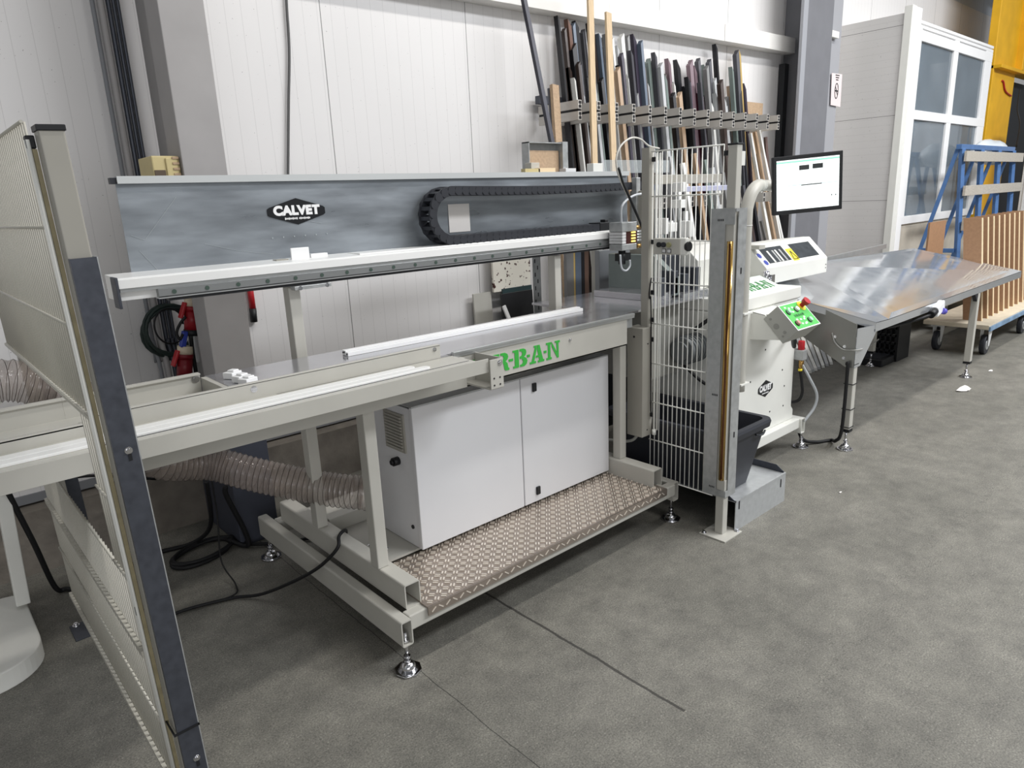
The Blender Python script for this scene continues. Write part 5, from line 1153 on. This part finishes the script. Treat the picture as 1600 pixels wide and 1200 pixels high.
tr_ = thing('panel_trolley', 'wooden trolley with blue edge carrying a row of brown boards', 'trolley', (9.2, 2.2, 0))
MB().box(8.30, 11.4, 1.985, 2.60, .30, .345).build('deck', mat('pale_deck_wood', (206, 194, 172), .7, 0, .1, 12), tr_, .004)
mb = MB(); mb.box(8.30, 11.4, 1.97, 1.985, .285, .33); mb.build('blue_edge', mat('worn_blue', (120, 146, 172), .6, 0, .25, 8), tr_)
for x, y in ((8.52, 2.06), (8.48, 2.50), (9.95, 2.06), (11.2, 2.5)):
    c_ = MB(); c_.cyl((x, y-.025, .105), (x, y+.025, .105), .105, 28); wh = c_.build('castor_wheel', BLACKG, tr_, .006)
    c_ = MB(); c_.cyl((x, y-.03, .105), (x, y+.03, .105), .055, 20); c_.build('wheel_hub', GALV, wh)
    c_ = MB(); c_.box(x-.08, x+.08, y-.05, y+.05, .27, .30)
    for s_ in (-1, 1): c_.prism([(x-.05, .28), (x+.08, .28), (x+.02, .09), (x-.02, .09)], 1, y+s_*.034, y+s_*.040)
    c_.build('castor_fork', LGREY, wh)
NTH = ['nearest', 'second', 'third', 'fourth', 'fifth', 'sixth', 'seventh', 'eighth', 'ninth', 'tenth']
for k in range(10):
    x = 8.556+k*.199
    t = thing('brown_board', f'narrow brown fibreboard with pale edge on the trolley, {NTH[k]} of the row from the left', 'board', (x, 2.2, .345), 'brown boards on the trolley')
    MB().prism([(2.12, .345), (2.29, .345), (2.40, 1.412), (2.235, 1.412)], 0, x-.03, x).build('sheet', MDF, t)
    MB().prism([(2.114, .345), (2.12, .345), (2.235, 1.412), (2.229, 1.412)], 0, x-.031, x+.001).build('pale_edge', WOODE, t)

bl = thing('glass_rack', 'blue steel A-frame glass rack with grey wooden slats', 'rack', (11.0, 2.95, 0))
mb = MB()
for x in (10.0, 10.75, 11.5, 12.2):
    mb.bar((x+.05, 2.93, 2.17), (x-.02, 2.80, .35), .055, .05); mb.bar((x+.05, 2.98, 2.17), (x-.05, 3.40, .35), .05, .045)
mb.bar((9.98, 2.95, 2.19), (12.3, 2.95, 2.19), .06, .06); mb.bar((9.9, 2.80, .38), (12.2, 2.80, .38), .06, .06); mb.bar((9.95, 2.78, .38), (9.95, 3.42, .38), .06, .06); mb.bar((9.98, 2.87, .95), (9.98, 3.28, .95), .05, .05)
mb.build('frame', BLUE, bl, .004)
for z in (2.075, 1.67, 1.255):
    y = 2.93-(2.17-z)*.072-.04; MB().box(9.98, 12.5, y-.03, y, z-.06, z+.06).build('slat', OLDWOOD, bl, .003)
for x, y in ((9.7, 2.85), (11.9, 2.85)):
    c_ = MB(); c_.cyl((x, y-.025, .11), (x, y+.025, .11), .11, 24); c_.build('castor_wheel', BLACKG, bl, .006)
    MB().box(x-.07, x+.07, y-.045, y+.045, .20, .34).build('castor_fork', GALV, bl)
MB().box(9.3, 12.4, 2.72, 3.45, .34, .38).build('foot_board', OLDWOOD, bl)
o = MB().box(9.06, 9.60, 2.88, 2.90, .385, 1.34).build('brown_sheet', MDF); tag(o, 'single brown board leaning left of the blue rack', 'board')
mb = MB(); bmesh.ops.create_icosphere(mb.bm, subdivisions=3, radius=.5)
for v_ in mb.bm.verts: v_.co = Vector((12.0+v_.co.x*1.3, 3.15+v_.co.y*.35, 2.16+v_.co.z*.34+.02*math.sin(v_.co.x*23)*math.cos(v_.co.y*31)))
for f_ in mb.bm.faces: f_.smooth = True
o = mb.build('plastic_wrap', mat('crumpled_film', (216, 222, 226), .25)); tag(o, 'crumpled white plastic wrap bulging over the blue rack', 'wrap')
# paper scraps on the floor
for k, (u, v, s_, lb) in enumerate(((1507, 609, .10, 'crumpled white paper scrap on the floor before the outfeed leg'), (1548, 580, .035, 'tiny white scrap beyond the paper scrap on the floor'), (1313, 770, .012, 'white plastic crumb on the open floor right of the step'))):
    p = onZ(u, v, 0); mb = MB()
    pts = [Vector((p.x+s_*math.cos(a_)*(1+.35*math.sin(3*a_+k)), p.y+s_*.55*math.sin(a_)*(1+.3*math.cos(2*a_)), .004+.008*(math.sin(5*a_)+1)*s_*8)) for a_ in (2*math.pi*i/12 for i in range(12))]
    mb.poly(pts, .003); tag(mb.build('paper_scrap', PAPER), lb, 'scrap')
